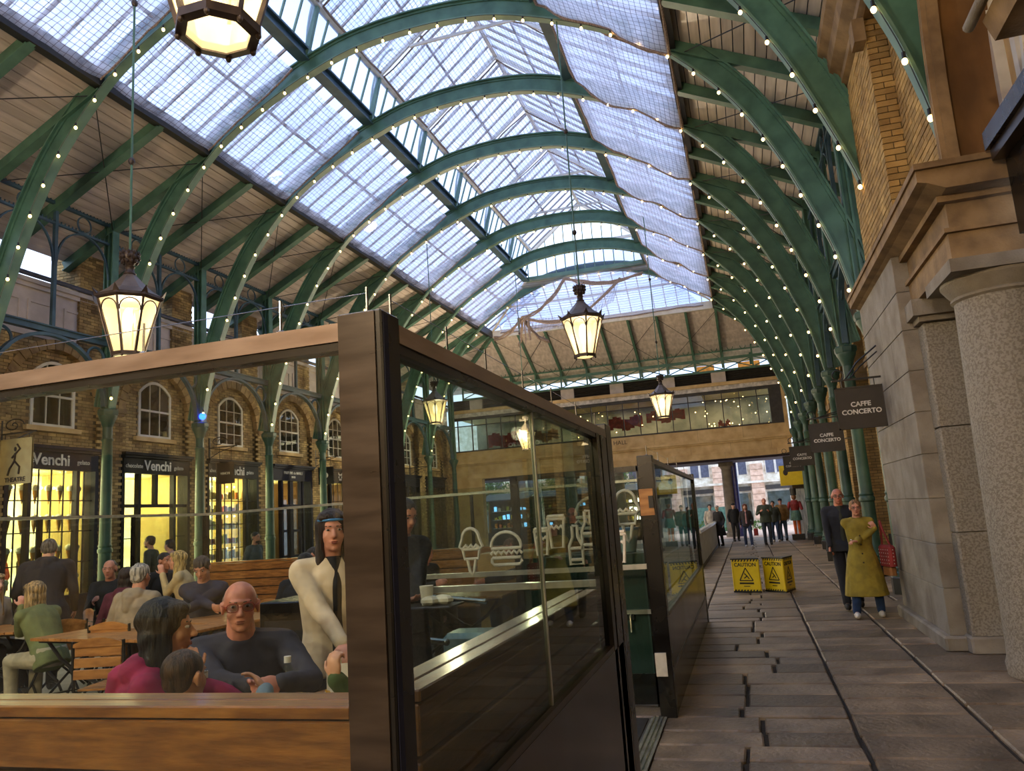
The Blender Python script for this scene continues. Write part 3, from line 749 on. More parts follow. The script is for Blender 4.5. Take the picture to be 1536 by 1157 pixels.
for c in BC:                                        # rubbed-brick arch ring of separate voussoirs, impost blocks, sill
    for i in range(17):
        a0, a1 = R(180 / 17 * i + .5), R(180 / 17 * (i + 1) - .5)
        v = []
        for x in (XW - .03, XW + .15):
            for r2, a in ((1.17, a0), (1.40, a0), (1.40, a1), (1.17, a1)): v.append((x, c + r2 * math.cos(a), 5.05 + r2 * math.sin(a)))
        MB().add(v, [(0, 1, 2, 3), (7, 6, 5, 4), (0, 4, 5, 1), (1, 5, 6, 2), (2, 6, 7, 3), (3, 7, 4, 0)]).build('arch_brick', 'rubbed_brick', wl)
    MB().box(XW - .02, XW + .10, c - .74, c + .74, 4.31, 4.42).build('window_sill', 'sandstone', wl)
    MB().box(XW - .02, XW + .20, c + 1.18, c + 2.03, 4.93, 5.05).box(XW - .02, XW + .17, c + 1.22, c + 1.99, 4.86, 4.93).build('impost_block', 'stone_tan', wl)
# sash windows
for j, c in enumerate(BC):
    if j == 0: continue
    w = thing('sash_window', 'white arched sash window over the %s shop from the front on the left' % ORD[j - 1], 'window', (XW - .02, c, 4.42), group='sash windows above the shops')
    def top(y, m=0.0): return 1.20 + .30 * (1 - min(1, abs(y) / .56) ** 2) - m
    ysn = [-.56 + 1.12 * i / 12 for i in range(13)]
    pth = [(-.56, 0)] + [(y, top(y)) for y in ysn] + [(.56, 0)]
    fr = MB()
    for i in range(len(pth) - 1): fr.bar((.02, pth[i][0], pth[i][1]), (.02, pth[i + 1][0], pth[i + 1][1]), .07, .06, up=(1, 0, 0))
    fr.bar((.02, -.56, .03), (.02, .56, .03), .08, .07).build('window_frame', 'white_paint', w)
    MB().bar((.03, -.53, .72), (.03, .53, .72), .05, .05).build('meeting_rail', 'white_paint', w)
    gb = MB()
    for y in (-.18, .18): gb.bar((.025, y, .03), (.025, y, top(y)), .02, .025, up=(1, 0, 0))
    if j > 2: gb.bar((.025, -.53, 1.08), (.025, .53, 1.08), .02, .02); gb.bar((.025, -.53, .38), (.025, .53, .38), .02, .02)
    gb.build('glazing_bar', 'white_paint', w)
    MB().prism([(-.54, .03)] + [(y, top(y)) for y in ysn] + [(.54, .03)], 'x', .005, .011).build('pane', 'window_glass', w)
    MB().prism([(-.54, .03)] + [(y, top(y)) for y in ysn] + [(.54, .03)], 'x', -.03, -.012).build('blind', 'curtain' if j < 3 else 'room_dark', w)
# attic wall, slates, chimneys above the shops
at = MB().box(XW - .35, XW - .15, 9, 39, 6.42, 7.75).build('attic_wall', 'white_wood', wl)
MB().box(XW - .4, XW - .02, 9, 39, 7.72, 7.82).box(XW - .4, XW - .08, 9, 39, 7.62, 7.72).box(XW - .4, XW - .10, 9, 39, 6.42, 6.55).build('attic_cornice', 'white_wood', wl)
for i in range(30):
    c = 9.6 + i * .98
    if c > 38.5: break
    MB().box(XW - .15, XW - .12, c - .40, c - .34, 6.80, 7.35).box(XW - .15, XW - .12, c + .34, c + .40, 6.80, 7.35).box(XW - .15, XW - .12, c - .34, c + .34, 6.80, 6.86).box(XW - .15, XW - .12, c - .34, c + .34, 7.29, 7.35).build('panel_moulding', 'white_wood', wl)
MB().tube([(XW - .02, 9, 7.9), (XW - .02, 39, 7.9)], .06, 8).build('gutter', 'slate', wl)
for r_ in range(9):
    x0 = XW - .1 - r_ * .22; z0 = 7.92 + r_ * .085
    MB().add([(x0, 9, z0), (x0 - .26, 9, z0 + .1), (x0 - .26, 39, z0 + .1), (x0, 39, z0), (x0, 9, z0 + .02), (x0 - .26, 9, z0 + .12), (x0 - .26, 39, z0 + .12), (x0, 39, z0 + .02)],
             [(0, 1, 2, 3), (7, 6, 5, 4), (0, 4, 5, 1), (1, 5, 6, 2), (2, 6, 7, 3), (3, 7, 4, 0)]).build('slate_course', 'slate', wl)
def brick_block(name, x0, x1, y0, y1, z0, z1, m, parent, g=.006, faces='xyXY'):
    """solid with separate bricks on its visible faces"""
    mb = MB().box(x0 + .012, x1 - .012, y0 + .012, y1 - .012, z0, z1)
    b2 = MB(); n = int((z1 - z0) / .078)
    for r_ in range(n):
        z = z0 + r_ * .078; off = .116 if r_ % 2 else 0
        for side, a0, a1 in (('x', y0, y1), ('X', y0, y1), ('y', x0, x1)):
            if side not in faces: continue
            p = a0 - off
            while p < a1 - .02:
                q0, q1 = max(p, a0) + g, min(p + .232, a1) - g; p += .232
                if q1 - q0 < .03: continue
                e = random.uniform(0, .005)
                if side == 'x': b2.box(x0 - e, x0 + .03, q0, q1, z + g, z + .078 - g)
                elif side == 'X': b2.box(x1 - .03, x1 + e, q0, q1, z + g, z + .078 - g)
                else: b2.box(q0, q1, y0 - e, y0 + .03, z + g, z + .078 - g)
    mb.build(name, 'mortar', parent); b2.build('bricks', m, parent, kind='stuff')
for k in range(-1, 7):
    y = 14.92 + 3.2 * k
    ch = thing('chimney_stack', 'tall yellow-brick chimney stack behind the left ironwork, %s from the front' % ORD[k + 1], 'chimney', (XW - .8, y, 0), group='brick chimney stacks')
    brick_block('stack', -.05, .72, -.42, .42, 6.4, 10.2, 'brick', ch, faces='yX')
# ---- shopfronts
def shopfront(j, c, mt, kind):
    desc = {0: 'navy shopfront with hanging coloured balls and cones in lit windows', 1: 'black shopfront with a tall central doorway and pale lit interior', 2: 'black shopfront with glittering stocked shelves behind small panes',
            3: 'navy perfume shopfront with paned double doors', 4: 'black shopfront with a white emblem on its fascia', 5: 'dim black shopfront, sixth from the front on the left', 6: 'dim black shopfront, seventh from the front on the left', 7: 'dim shopfront nearest the far end on the left'}[j]
    s = thing('shopfront', desc, 'shopfront', (XW, c, 0), group='shops along the left wall')
    # local: x outwards, y along the wall, z up
    MB().box(.0, .16, -1.20, 1.20, 3.44, 3.86).build('fascia', mt, s)
    MB().box(.0, .27, -1.26, 1.26, 3.90, 3.97).box(.0, .22, -1.23, 1.23, 3.84, 3.90).build('cornice', mt, s)
    MB().box(-.2, .14, -1.24, -1.14, 0, 3.44).box(-.2, .14, 1.14, 1.24, 0, 3.44).build('pilaster', mt, s)
    if kind != 'door':
        MB().box(-.1, .12, -1.14, 1.14, 0, .55).box(-.1, .18, -1.14, 1.14, .55, .62).build('stallriser', mt, s)
    z0 = .62 if kind != 'door' else .05
    ml = [-1.14, -.62, .62, 1.14] if kind != 'door' else [-1.14, -.62, .62, 1.14]
    for y in (-.66, .62): MB().box(-.02, .12, y, y + .09, z0, 3.44).build('mullion', mt, s)
    gb = MB()
    if kind == 'window':
        for z in (1.35, 2.05, 2.75): gb.box(.02, .05, -1.14, 1.14, z - .012, z + .012)
        for y in (-.33, 0, .33, -.9, .9): gb.box(.02, .05, y - .01, y + .01, z0, 3.44)
        gb.build('glazing_bar', mt, s)
    elif kind == 'door':
        for z in (2.62,): gb.box(-.02, .10, -1.14, 1.14, z - .04, z + .04)
        for z in (1.0, 1.8): gb.box(.02, .05, -1.14, -.62, z - .012, z + .012); gb.box(.02, .05, .66, 1.14, z - .012, z + .012)
        gb.box(-.02, .10, -.05, .05, 2.66, 3.44).build('glazing_bar', mt, s)
    else:
        for y in (-.62, -.04, .04, .56): gb.box(-.02, .08, y - .05, y + .05, z0, 3.44)
        for z in (.9, 1.75, 2.6): gb.box(-.01, .06, -.62, .62, z - .04, z + .04)
        gb.build('glazing_bar', mt, s)
    for y0, y1 in ((-1.14, -.66), (-.57, .62), (.71, 1.14)): MB().box(.0, .006, y0, y1, z0, 3.44).build('pane', 'clear_glass', s)
    lit = 'shop_light' if j < 3 else 'shop_dim'
    MB().box(-1.6, -1.55, -1.2, 1.2, 0, 3.5).build('lit_back_wall', lit, s)
    MB().box(-1.6, -.22, -1.22, -1.18, 0, 3.5).box(-1.6, -.22, 1.18, 1.22, 0, 3.5).build('side_wall', 'plaster_brown' if j > 2 else 'sign_cream', s)
    MB().box(-1.6, .0, -1.2, 1.2, 3.46, 3.5).build('soffit', 'sign_cream', s); MB().box(-1.6, .0, -1.2, 1.2, -.01, .02).build('shop_floor', 'wood_light', s)
    return s
S = {}
kinds = {0: 'window', 1: 'door', 2: 'window', 3: 'doors2', 4: 'window', 5: 'window', 6: 'doors2', 7: 'window'}
for j in range(8):
    S[j] = shopfront(j, BC[j + 1], 'navy' if j in (0, 3) else 'shop_black', kinds[j])
for j in (0, 1, 2):
    s = S[j]
    text('lettering', 'Venchi', .36, 'letter_white', face((.165, -.02 if j else -.12, 3.65), (1, 0, 0)), s, bold=.008)
    text('lettering', 'gelato', .15, 'letter_white', face((.165, .76, 3.63), (1, 0, 0)), s)
    text('lettering', 'chocolate' if j else 'chocolate', .15, 'letter_white', face((.165, -.86, 3.63), (1, 0, 0)), s)
text('lettering', 'PARFUMS de MARLY', .13, 'letter_white', face((.165, 0, 3.70), (1, 0, 0)), S[3], bold=.003); text('lettering', 'PARIS', .09, 'letter_white', face((.165, 0, 3.56), (1, 0, 0)), S[3], bold=.003)
em = MB()
for a in range(0, 360, 60): em.ell((.17, .10 * math.cos(R(a)), 3.66 + .10 * math.sin(R(a))), (.01, .045, .045), n=8, m=5)
for sg in (-1, 1): em.add([(.18, sg * .05, 3.72), (.18, sg * .15, 3.74), (.18, sg * .14, 3.86), (.17, sg * .05, 3.72), (.17, sg * .15, 3.74), (.17, sg * .14, 3.86)], [(0, 1, 2), (5, 4, 3), (0, 3, 4, 1), (1, 4, 5, 2), (2, 5, 3, 0)])
em.build('emblem', 'letter_white', S[4])
# goods hanging and standing in the windows
balls = [(255, 150, 40), (250, 220, 60), (200, 210, 60), (240, 240, 230), (120, 110, 60), (240, 120, 60)]
for i, c in enumerate(balls): mat('ball_%d' % i, c, 0.4)
mat('cone_tan', (206, 150, 70), 0.6)
bm1 = MB().ell((0, 0, 0), (.085, .085, .085), n=12, m=8).mesh('scoop', 180); cm1 = MB().lathe([(.008, -.36), (.065, -.05)], 10).mesh('cone', 40); wm1 = MB().tube([(0, 0, .08), (0, 0, .30)], .004, 4).mesh('wire')
nm = 0
for z in (3.05, 2.38, 1.68, 1.02):
    for y in (-1.0, -.82, -.48, -.15, .2, .5, .80, 1.0):
        nm += 1
        o = thing('hanging_cone', 'ice-cream cone decoration hanging in the %s row of the navy shop window' % {3.05: 'top', 2.38: 'second', 1.68: 'third', 1.02: 'bottom'}[z], 'decoration', (XW - .25, BC[1] + y, z), group='cone decorations, row at %d cm' % (z * 100))
        put('scoop', bm1, 'ball_%d' % random.randrange(6), o); put('cone', cm1, 'cone_tan', o)
        put('wire', wm1, 'black_iron', o)
for z in (3.06, 2.4, 1.7):
    for y in (-.98, -.63, -.3, .05, .38, .9):
        o = MB().ell((0, 0, 0), (.03, .03, .03), n=8, m=6).build('spotlight', 'spot'); o.location = (XW - .3, BC[1] + y, z)
        tag(o, 'small bright spotlight between the cones in the navy shop window', 'light', 'spotlights in the shop window')
for zi, z in enumerate((1.05, 1.5, 1.95, 2.4, 2.85)):
    sh_ = MB().box(XW - .75, XW - .35, BC[3] - 1.05, BC[3] + 1.05, z - .02, z).build('display_shelf', 'letter_white')
    tag(sh_, 'glass display shelf of packets in the black shop, %s from the bottom' % ORD[zi], 'shelf', 'display shelves in the black shop')
    for y in [-.95 + .19 * i for i in range(11)]:
        h = random.uniform(.14, .30); w_ = random.uniform(.05, .08)
        o = MB().bevbox(-.05, .05, -w_, w_, 0, h, .012).build('packet', 'ball_%d' % random.randrange(6)); o.location = (XW - .5, BC[3] + y, z)
        tag(o, 'bright sweet packet on the %s shelf of the black shop window' % ORD[zi], 'packet', 'packets on the %s shelf' % ORD[zi])
for z in (3.2, 2.3, 1.35):
    for y in (-.98, -.6, -.25, .1, .45, .95):
        o = MB().ell((0, 0, 0), (.028, .028, .028), n=8, m=6).build('spotlight', 'spot'); o.location = (XW - .2, BC[3] + y, z)
        tag(o, 'small bright spotlight over the shelves of the black shop', 'light', 'spotlights over the shelves')
o = thing('shop_counter', 'pale counter with a figure inside the doorway shop', 'counter', (XW - 1.2, BC[2], 0)); o['label'] = 'low pale counter inside the second shop doorway'
MB().box(-.3, .2, -.9, .5, 0, .95).build('body', 'sign_cream', o); MB().box(-.34, .24, -.94, .54, .95, 1.0).build('top', 'letter_white', o)
# ---- hanging signs on the left wall with scroll brackets
def scroll_bracket(y, z, label, L=.95):
    b_ = thing('sign_bracket', label, 'bracket', (XW + .12, y, z), group='iron sign brackets on the left wall')
    MB().bar((0, 0, 0), (L, 0, 0), .03).bar((0, 0, -.35), (0, 0, .3), .04).build('arm', 'black_iron', b_)
    sp = [(.08 + .30 * (1 - i / 22) * math.cos(R(i * 26)) + .25, 0, .17 + .15 * (1 - i / 26) * math.sin(R(i * 26))) for i in range(22)]
    MB().tube(sp, .012, 5).tube([(.0, 0, -.3), (.35, 0, -.14), (L - .1, 0, -.02)], .012, 5).build('scroll', 'black_iron', b_)
    return b_
def hang_board(name, label, loc, w, h, mt, lines=(), letter='letter_white', size=.1, both=False, group=None, th=.03, drop=.1, out=(0, -1, 0), cat='sign'):
    s = thing(name, label, cat, loc, group=group)
    MB().box(0, w, -th / 2, th / 2, -h, 0).build('board', mt, s)
    MB().box(0, w, -th / 2 - .008, th / 2 + .008, -.02, 0).box(0, w, -th / 2 - .008, th / 2 + .008, -h, -h + .02).box(0, .02, -th / 2 - .008, th / 2 + .008, -h, 0).box(w - .02, w, -th / 2 - .008, th / 2 + .008, -h, 0).build('frame', mt, s)
    for i, (tx, dz) in enumerate(lines): text('lettering', tx, size, letter, face((w / 2, -th / 2 - .004, dz), (0, -1, 0)), s, bold=size * .025)
    MB().tube([(.1, 0, 0), (.1, 0, drop)], .008, 5).tube([(w - .1, 0, 0), (w - .1, 0, drop)], .008, 5).build('hanger', 'black_iron', s)
    return s
XF = XW + .12
b = scroll_bracket(12.4, 4.12, 'black scroll bracket over the cream hanging sign on the left')
s = hang_board('hanging_sign', 'cream hanging sign with a dancing figure at the left edge', (XF + .02, 12.4, 4.0), .85, .95, 'sign_cream', [('THEATRE', -.86)], 'letter_dark', .13)
fg = MB(); fx, fz = .42, -.42
for p in ([(fx, 0, fz + .12), (fx - .02, 0, fz - .05)], [(fx - .02, 0, fz - .05), (fx - .14, 0, fz - .20), (fx - .19, 0, fz - .34)], [(fx - .02, 0, fz - .05), (fx + .12, 0, fz - .18), (fx + .10, 0, fz - .33)],
          [(fx, 0, fz + .10), (fx + .12, 0, fz + .20), (fx + .04, 0, fz + .30)], [(fx, 0, fz + .10), (fx - .09, 0, fz + .02)]): fg.tube([(x, -.022, z) for x, _, z in p], .022, 6)
fg.ell((fx - .01, -.022, fz + .20), (.04, .012, .05), n=10, m=6).build('painted_figure', 'letter_dark', s)
b = scroll_bracket(19.05, 4.28, 'black scroll bracket above the small black hanging sign of the third shop')
s = hang_board('hanging_sign', 'small black hanging sign before the third shop', (XF + .25, 19.05, 3.82), .6, .62, 'shop_black', [('VENCHI', -.32)], 'letter_white', .09, drop=.46)
b = scroll_bracket(24.9, 4.30, 'black scroll bracket between the fourth and fifth shops')
s = hang_board('hanging_sign', 'black hanging sign with pale emblem beyond the perfume shop', (XF + .12, 24.9, 3.95), .6, .62, 'shop_black', [], 'letter_white', drop=.35)
MB().ell((.3, -.022, -.3), (.10, .006, .10), n=10, m=6).build('emblem', 'letter_white', s)
b = scroll_bracket(29.6, 4.30, 'black scroll bracket seen beyond the tall black post')
s = hang_board('hanging_sign', 'dark hanging sign with two words seen through the side glass', (XF + .05, 29.6, 4.0), .9, .85, 'shop_black', [('HAPPY', -.35), ('SOCKS', -.55)], 'letter_white', .15, drop=.3)
b = scroll_bracket(33.2, 4.30, 'farthest black scroll bracket on the left wall')
o = MB().ell((XL + .2, 17.45, 4.95), (.09, .09, .09), n=12, m=8).build('blue_lamp', 'blue_lamp', smooth=180); tag(o, 'small glowing blue lamp on the second green column', 'lamp')
o['label'] = 'small glowing blue lamp beside a green column capital on the left'

# ================================================================== FAR END
we = structure('wall_end')
def blocks(parent, m, x0, x1, y0, y1, z0, z1, L, name='stone_block', off=0.0):
    x = x0 - off
    while x < x1 - .02:
        a, b_ = max(x, x0), min(x + L, x1); x += L
        if b_ - a > .05: MB().box(a + .004, b_ - .004, y0, y1, z0 + .003, z1 - .003).build(name, m, parent)
XA, XB = -14.9, 2.3
blocks(we, 'sandstone', XA, XB, YE, YE + .5, 4.78, 5.33, 2.15)
blocks(we, 'sandstone', XA, XB + .12, YE - .14, YE + .5, 4.66, 4.78, 3.1, 'moulding'); blocks(we, 'sandstone', XA, XB + .08, YE - .08, YE + .5, 4.58, 4.66, 3.1, 'moulding', 1)
blocks(we, 'sandstone', XA, XB, YE, YE + .5, 4.14, 4.58, 1.9, off=.8); blocks(we, 'sandstone', XA, XB, YE - .03, YE + .5, 3.84, 4.14, 2.4, off=.3)
MB().box(XA, XB, YE + .05, YE + .45, 3.84, 5.34).build('wall_core', 'mortar', we)
text('lettering', 'HALL', .30, 'letter_dark', face((-5.86, YE - .004, 5.07), (0, -1, 0)), we)
# glazed gallery above the beam
wn[0] += 1; wg = structure('window_%d' % wn[0])
MB().box(XA, 2.0, YE - .05, YE + .1, 7.05, 7.20).build('head_rail', 'louvre', wg); MB().box(XA, 2.0, YE - .02, YE + .1, 6.72, 6.76).build('transom', 'louvre', wg)
MB().box(XA, 2.0, YE - .02, YE + .1, 5.33, 5.40).build('bottom_rail', 'louvre', wg)
for i in range(21):
    x = -14.6 + i * .82
    MB().box(x - .022, x + .022, YE - .03, YE + .06, 5.36, 7.1).build('glazing_bar', 'louvre', wg)
    MB().box(x + .03, x + .79, YE + .02, YE + .026, 5.40, 6.72).build('pane', 'glass', wg); MB().box(x + .03, x + .79, YE + .02, YE + .026, 6.76, 7.05).build('pane', 'glass', wg)
MB().box(1.55, 2.1, YE - .06, YE + .3, 5.33, 7.2).build('corner_pier', 'louvre', wg)
MB().box(2.12, 2.3, YE - .1, YE + .3, 3.84, 7.4).build('edge_pier', 'sandstone', wg)
MB().box(XA, 2.3, YE + 4.0, YE + 4.1, 5.3, 7.3).build('gallery_back_wall', 'gallery_wall', wg)
MB().box(XA, 2.3, YE + .1, YE + 4.1, 7.24, 7.3).build('gallery_ceiling', 'sign_cream', wg); MB().box(XA, 2.3, YE + .1, YE + 4.1, 5.3, 5.34).build('gallery_floor', 'room_dark', wg)
alight('gallery_light', (-6, YE + 2.2, 7.15), (0, 0, 0), 14, 1.5, 85, (1, .8, .55))
for (x0, x1, z0, z1, mt) in ((-6.6, -4.8, 5.9, 6.5, 'red_cloth'), (-4.6, -2.6, 6.1, 6.6, 'red_cloth'), (-13.4, -11.6, 5.6, 6.3, 'red_cloth'), (-10.9, -9.4, 5.7, 6.2, 'leather_tan'), (-1.0, -.4, 5.5, 5.8, 'red_cloth')):
    o = MB()
    n_ = 8
    for i in range(n_):
        a = x0 + (x1 - x0) * i / n_; b_ = x0 + (x1 - x0) * (i + 1) / n_; d = .12 * math.sin(i * 1.3)
        o.prism([(a, z0 + d), (b_, z0 + d * .6), (b_, z1 + d), (a, z1 + d * .8)], 'y', YE + 1.5, YE + 1.54)
    o = o.build('cloth_banner', mt); tag(o, 'draped cloth', 'cloth')
    o['label'] = {-6.6: 'dark red drape in the far gallery right of the side screen post', -4.6: 'dark red drape in the far gallery behind the third lantern', -13.4: 'red drape at the left end of the far gallery', -10.9: 'tan drape behind the farthest lantern', -1.0: 'small red drape low in the right half of the far gallery'}[x0]
for i in range(46):
    x = random.uniform(-2.2, 1.9) if i < 30 else random.uniform(-9, -2.5); z = random.uniform(5.5, 6.95)
    if i == 0: bm_ = MB().ell((0, 0, 0), (.03, .03, .03), n=6, m=5).mesh('gallery_bulb')
    o = put('gallery_bulb', bm_, 'bulb'); o.location = (x, YE + .35 + random.random() * 2.5, z)
    tag(o, 'tiny warm bulb strung inside the gallery behind the far glass', 'light', 'bulbs in the far gallery')
# cornice, louvres, lattice lights above the gallery
MB().box(XA, 2.35, YE - .2, YE + .4, 7.42, 7.58).build('cornice', 'sandstone', we); MB().box(XA, 2.3, YE - .1, YE + .4, 7.2, 7.42).build('frieze_band', 'frieze_white', we)
MB().box(XA, 2.3, YE + .3, YE + .4, 7.5, 8.2).build('louvre_back', 'louvre', we)
for i in range(6): MB().bar((XA, YE + .18, 7.62 + i * .1), (2.3, YE + .18, 7.62 + i * .1), .10, .02, up=(0, .6, 1)).build('louvre_slat', 'louvre', we)
for x in (-13.5, -11, -8.4, -5.8, -3.2, -.7): MB().box(x - .35, x + .35, YE + .02, YE + .3, 7.6, 8.12).build('pilaster', 'white_wood', we)
for i, (x0, x1, mt) in enumerate(((-3.3, -2.2, 'frieze_white'), (-2.0, -1.0, 'awning_orange'), (-.8, .2, 'frieze_white'), (.25, 1.3, 'awning_orange'), (1.4, 2.2, 'frieze_white'))):
    pass
MB().box(XA, 2.4, YE + 2.4, YE + 2.5, 8.0, 8.6).build('far_parapet', 'white_wood', we)
for x0, x1 in ((-1.9, -.9), (.3, 1.4)): MB().box(x0, x1, YE + 2.3, YE + 2.38, 8.35, 8.9).build('orange_panel', 'awning_orange', we)
# space under the far beam, columns and street behind
MB().box(XA, 3.6, YE + .5, YE + 3.2, 3.75, 3.86).build('passage_ceiling', 'purple_dark', we)
MB().box(XA - .3, -13.4, YE, YE + .5, 0, 3.84).build('end_pier', 'sandstone', we)
MB().box(-9.4, -8.9, YE, YE + .5, 0, 3.84).build('end_pier', 'ashlar', we)
MB().box(-6.6, -5.9, YE + .1, YE + .5, 0, 3.84).build('end_pier', 'ashlar', we)
for i, (x, y) in enumerate([(-.88, 41.2), (-5.0, 41.2), (-9.0, 41.2)]):
    c = thing('stone_column', ['grey stone column with a blue pipe beyond the far beam', 'grey stone column beyond the far beam behind the glass gate', 'grey stone column under the left part of the far beam'][i], 'column', (x, y, 0))
    MB().lathe([(.36, 0), (.36, .2), (.29, .24), (.25, 3.4)], 20).build('shaft', 'ashlar', c, smooth=40)
    MB().lathe([(.25, 3.4), (.33, 3.55)], 20).box(-.36, .36, -.36, .36, 3.55, 3.76).build('capital', 'ashlar', c)
o = MB().tube([(-.50, 41.1, 0), (-.50, 41.1, 3.7)], .13, 12).build('drain_pipe', 'blue_pipe', smooth=40); tag(o, 'blue drainpipe beside the grey stone column under the far beam', 'pipe')
bld = thing('street_building', 'pale stone building with tall windows across the street', 'building', (0, 56, 0))
MB().box(-30, 6, .3, .6, 0, 9).build('wall', 'cream_block', bld)
for i in range(13):
    x = -27.25 + i * 2.55
    for r_ in range(9): MB().box(x - .42, x + .42, 0, .3, .5 + r_ * .42 + .01, .5 + (r_ + 1) * .42 - .01).build('pier_block', 'pink_block', bld)
    MB().box(x + .55, x + 2.0, .22, .32, .3, 2.3).build('shop_window', 'window_glass', bld); MB().box(x + .5, x + 2.05, .1, .3, 2.45, 2.75).build('shop_fascia', 'louvre', bld)
    fw = MB().box(x + .65, x + 1.2, .24, .32, 3.6, 5.4).box(x + 1.35, x + 1.9, .24, .32, 3.6, 5.4).build('window', 'slate', bld)
    MB().box(x + .6, x + .65, .18, .3, 3.5, 5.5).box(x + 1.2, x + 1.35, .18, .3, 3.5, 5.5).box(x + 1.9, x + 1.95, .18, .3, 3.5, 5.5).build('window_frame', 'white_paint', fw)
MB().box(-30, 6, -.1, .3, 2.95, 3.1).build('string_course', 'cream_block', bld)
for i, (x, lb) in enumerate(((-13.6, 'dark market stall with cold blue lights seen through the left of the side glass'), (-10.2, 'dark market stall with white lit shelves seen through the side glass'), (-6.2, 'market stall with green and white lit goods near the gate'))):
    ms = thing('market_stall', lb, 'stall', (x, 43.5, 0))
    MB().box(-1.3, 1.3, 0, .7, 0, .9).build('counter', 'room_dark', ms); MB().box(-1.4, 1.4, 1.4, 1.5, 0, 2.9).build('back_panel', 'room_dark', ms)
    MB().prism([(-.4, 2.7), (1.5, 3.1), (1.5, 3.16), (-.4, 2.76)], 'x', -1.5, 1.5).build('canopy', 'slate', ms)
    for sx in (-1.35, 1.35): MB().box(sx - .04, sx + .04, .3, .38, 0, 2.9).build('pole', 'louvre', ms)
    for q in range(3):
        MB().box(-1.2, 1.2, 1.15, 1.4, 1.1 + q * .5, 1.13 + q * .5).build('shelf', 'alu', ms)
        for w_ in range(9): MB().bevbox(-1.1 + w_ * .26, -.95 + w_ * .26, 1.2, 1.32, 1.13 + q * .5, 1.13 + q * .5 + random.uniform(.12, .3), .01).build('goods', ('ball_%d' % random.randrange(6)) if random.random() > .45 else ('screen_blue' if i < 2 else 'spot'), ms)
for i, (x, y, h) in enumerate(((-16.5, 49, 5.2), (-12, 50, 4.6), (-8.4, 49.5, 5))):
    tr = thing('street_tree', ['leafy tree beyond the left part of the far beam', 'leafy tree behind the stall with white shelves', 'leafy tree behind the grey stone column'][i], 'tree', (x, y, 0))
    MB().tube([(0, 0, 0), (.1, 0, h * .5), (0, .1, h * .75)], [.12, .09, .05], 8).build('trunk', 'plaster_brown', tr)
    lf = MB()
    for q in range(1500):
        a, b_ = random.random() * 6.28, random.uniform(-1, 1); rr = 1.6 * random.random() ** .4; cx_, cy_, cz_ = rr * math.cos(a) * math.sqrt(1 - b_ * b_), rr * math.sin(a) * math.sqrt(1 - b_ * b_), h * .72 + rr * b_ * 1.1; a2 = random.random() * 6
        lf.add([(cx_, cy_, cz_), (cx_ + .12 * math.cos(a2), cy_ + .12 * math.sin(a2), cz_ + .05), (cx_ + .03, cy_ + .05, cz_ + .14)], [(0, 1, 2)])
    lf.build('foliage', 'plants', tr, kind='stuff')
o = MB().box(-5, -.6, 50, 50.08, 0, 1.5).build('hoarding', 'hoarding'); tag(o, 'pale green hoarding across the street beyond the far beam', 'fence')
pm = MB()
for i in range(260):
    x, y, z = random.uniform(-3.4, -.9), random.uniform(47.4, 48.2), random.uniform(0, .7); a = random.random() * 6
    pm.add([(x, y, z), (x + .09 * math.cos(a), y + .09 * math.sin(a), z + .05), (x + .02, y, z + .14)], [(0, 1, 2)])
pm.build('planting', 'plants', kind='stuff')['label'] = 'low green planting at the foot of the hoarding'
tag(bpy.data.objects['planting'], 'low green planting at the foot of the pale hoarding', 'plants')
pm = MB()
for i in range(120):
    x, y, z = random.uniform(-.2, .6), random.uniform(47.4, 48.2), random.uniform(0, .5); a = random.random() * 6
    pm.add([(x, y, z), (x + .09 * math.cos(a), y + .09 * math.sin(a), z + .05), (x + .02, y, z + .14)], [(0, 1, 2)])
o = pm.build('planting', 'plants', kind='stuff'); tag(o, 'small patch of green planting behind the walking woman in pink', 'plants')
# ================================================================== RIGHT SIDE
wr = structure('wall_right')
for k in range(0, 9):
    y = 12.9 + 3.2 * k
    brick_block('brick_pier', 3.15, 3.55, y, y + 1.0, 0, 6.4, 'brick_warm', wr, faces='xy')
    MB().box(3.1, 3.6, y - .06, y + 1.06, 4.7, 4.9).build('impost_block', 'stone_tan', wr)
    pts = yarc(y + 2.1, 4.9, 1.1, 1.1, 180, 0, 12)
    a_ = MB().sweep(pts, (0, .25, 0, .3), axis='x', base=3.2).build('brick_arch', 'rubbed_brick', wr)
    MB().box(3.5, 3.56, y + 1.0, y + 3.2, .6, 4.6).build('shop_glazing', 'window_glass', wr)
    MB().box(3.42, 3.5, y + 1.0, y + 3.2, 0, .6).box(3.42, 3.5, y + 1.0, y + 3.2, 3.4, 3.6).box(3.42, 3.5, y + 1.66, y + 1.72, .6, 3.4).box(3.42, 3.5, y + 2.4, y + 2.46, .6, 3.4).box(3.42, 3.5, y + 1.0, y + 1.06, .6, 4.9).build('shopfront_frame', 'shop_black', wr)
MB().box(3.75, 3.85, 11, 39.5, 0, 6.4).build('dark_interior', 'room_dark', wr)
MB().box(3.2, 3.9, 11.7, 39.5, 6.05, 8.9).build('upper_wall', 'mortar', wr)
brick_block('far_pier', 2.4, 3.2, 38.2, 39.4, 0, 6, 'brick_warm', wr, faces='xy')
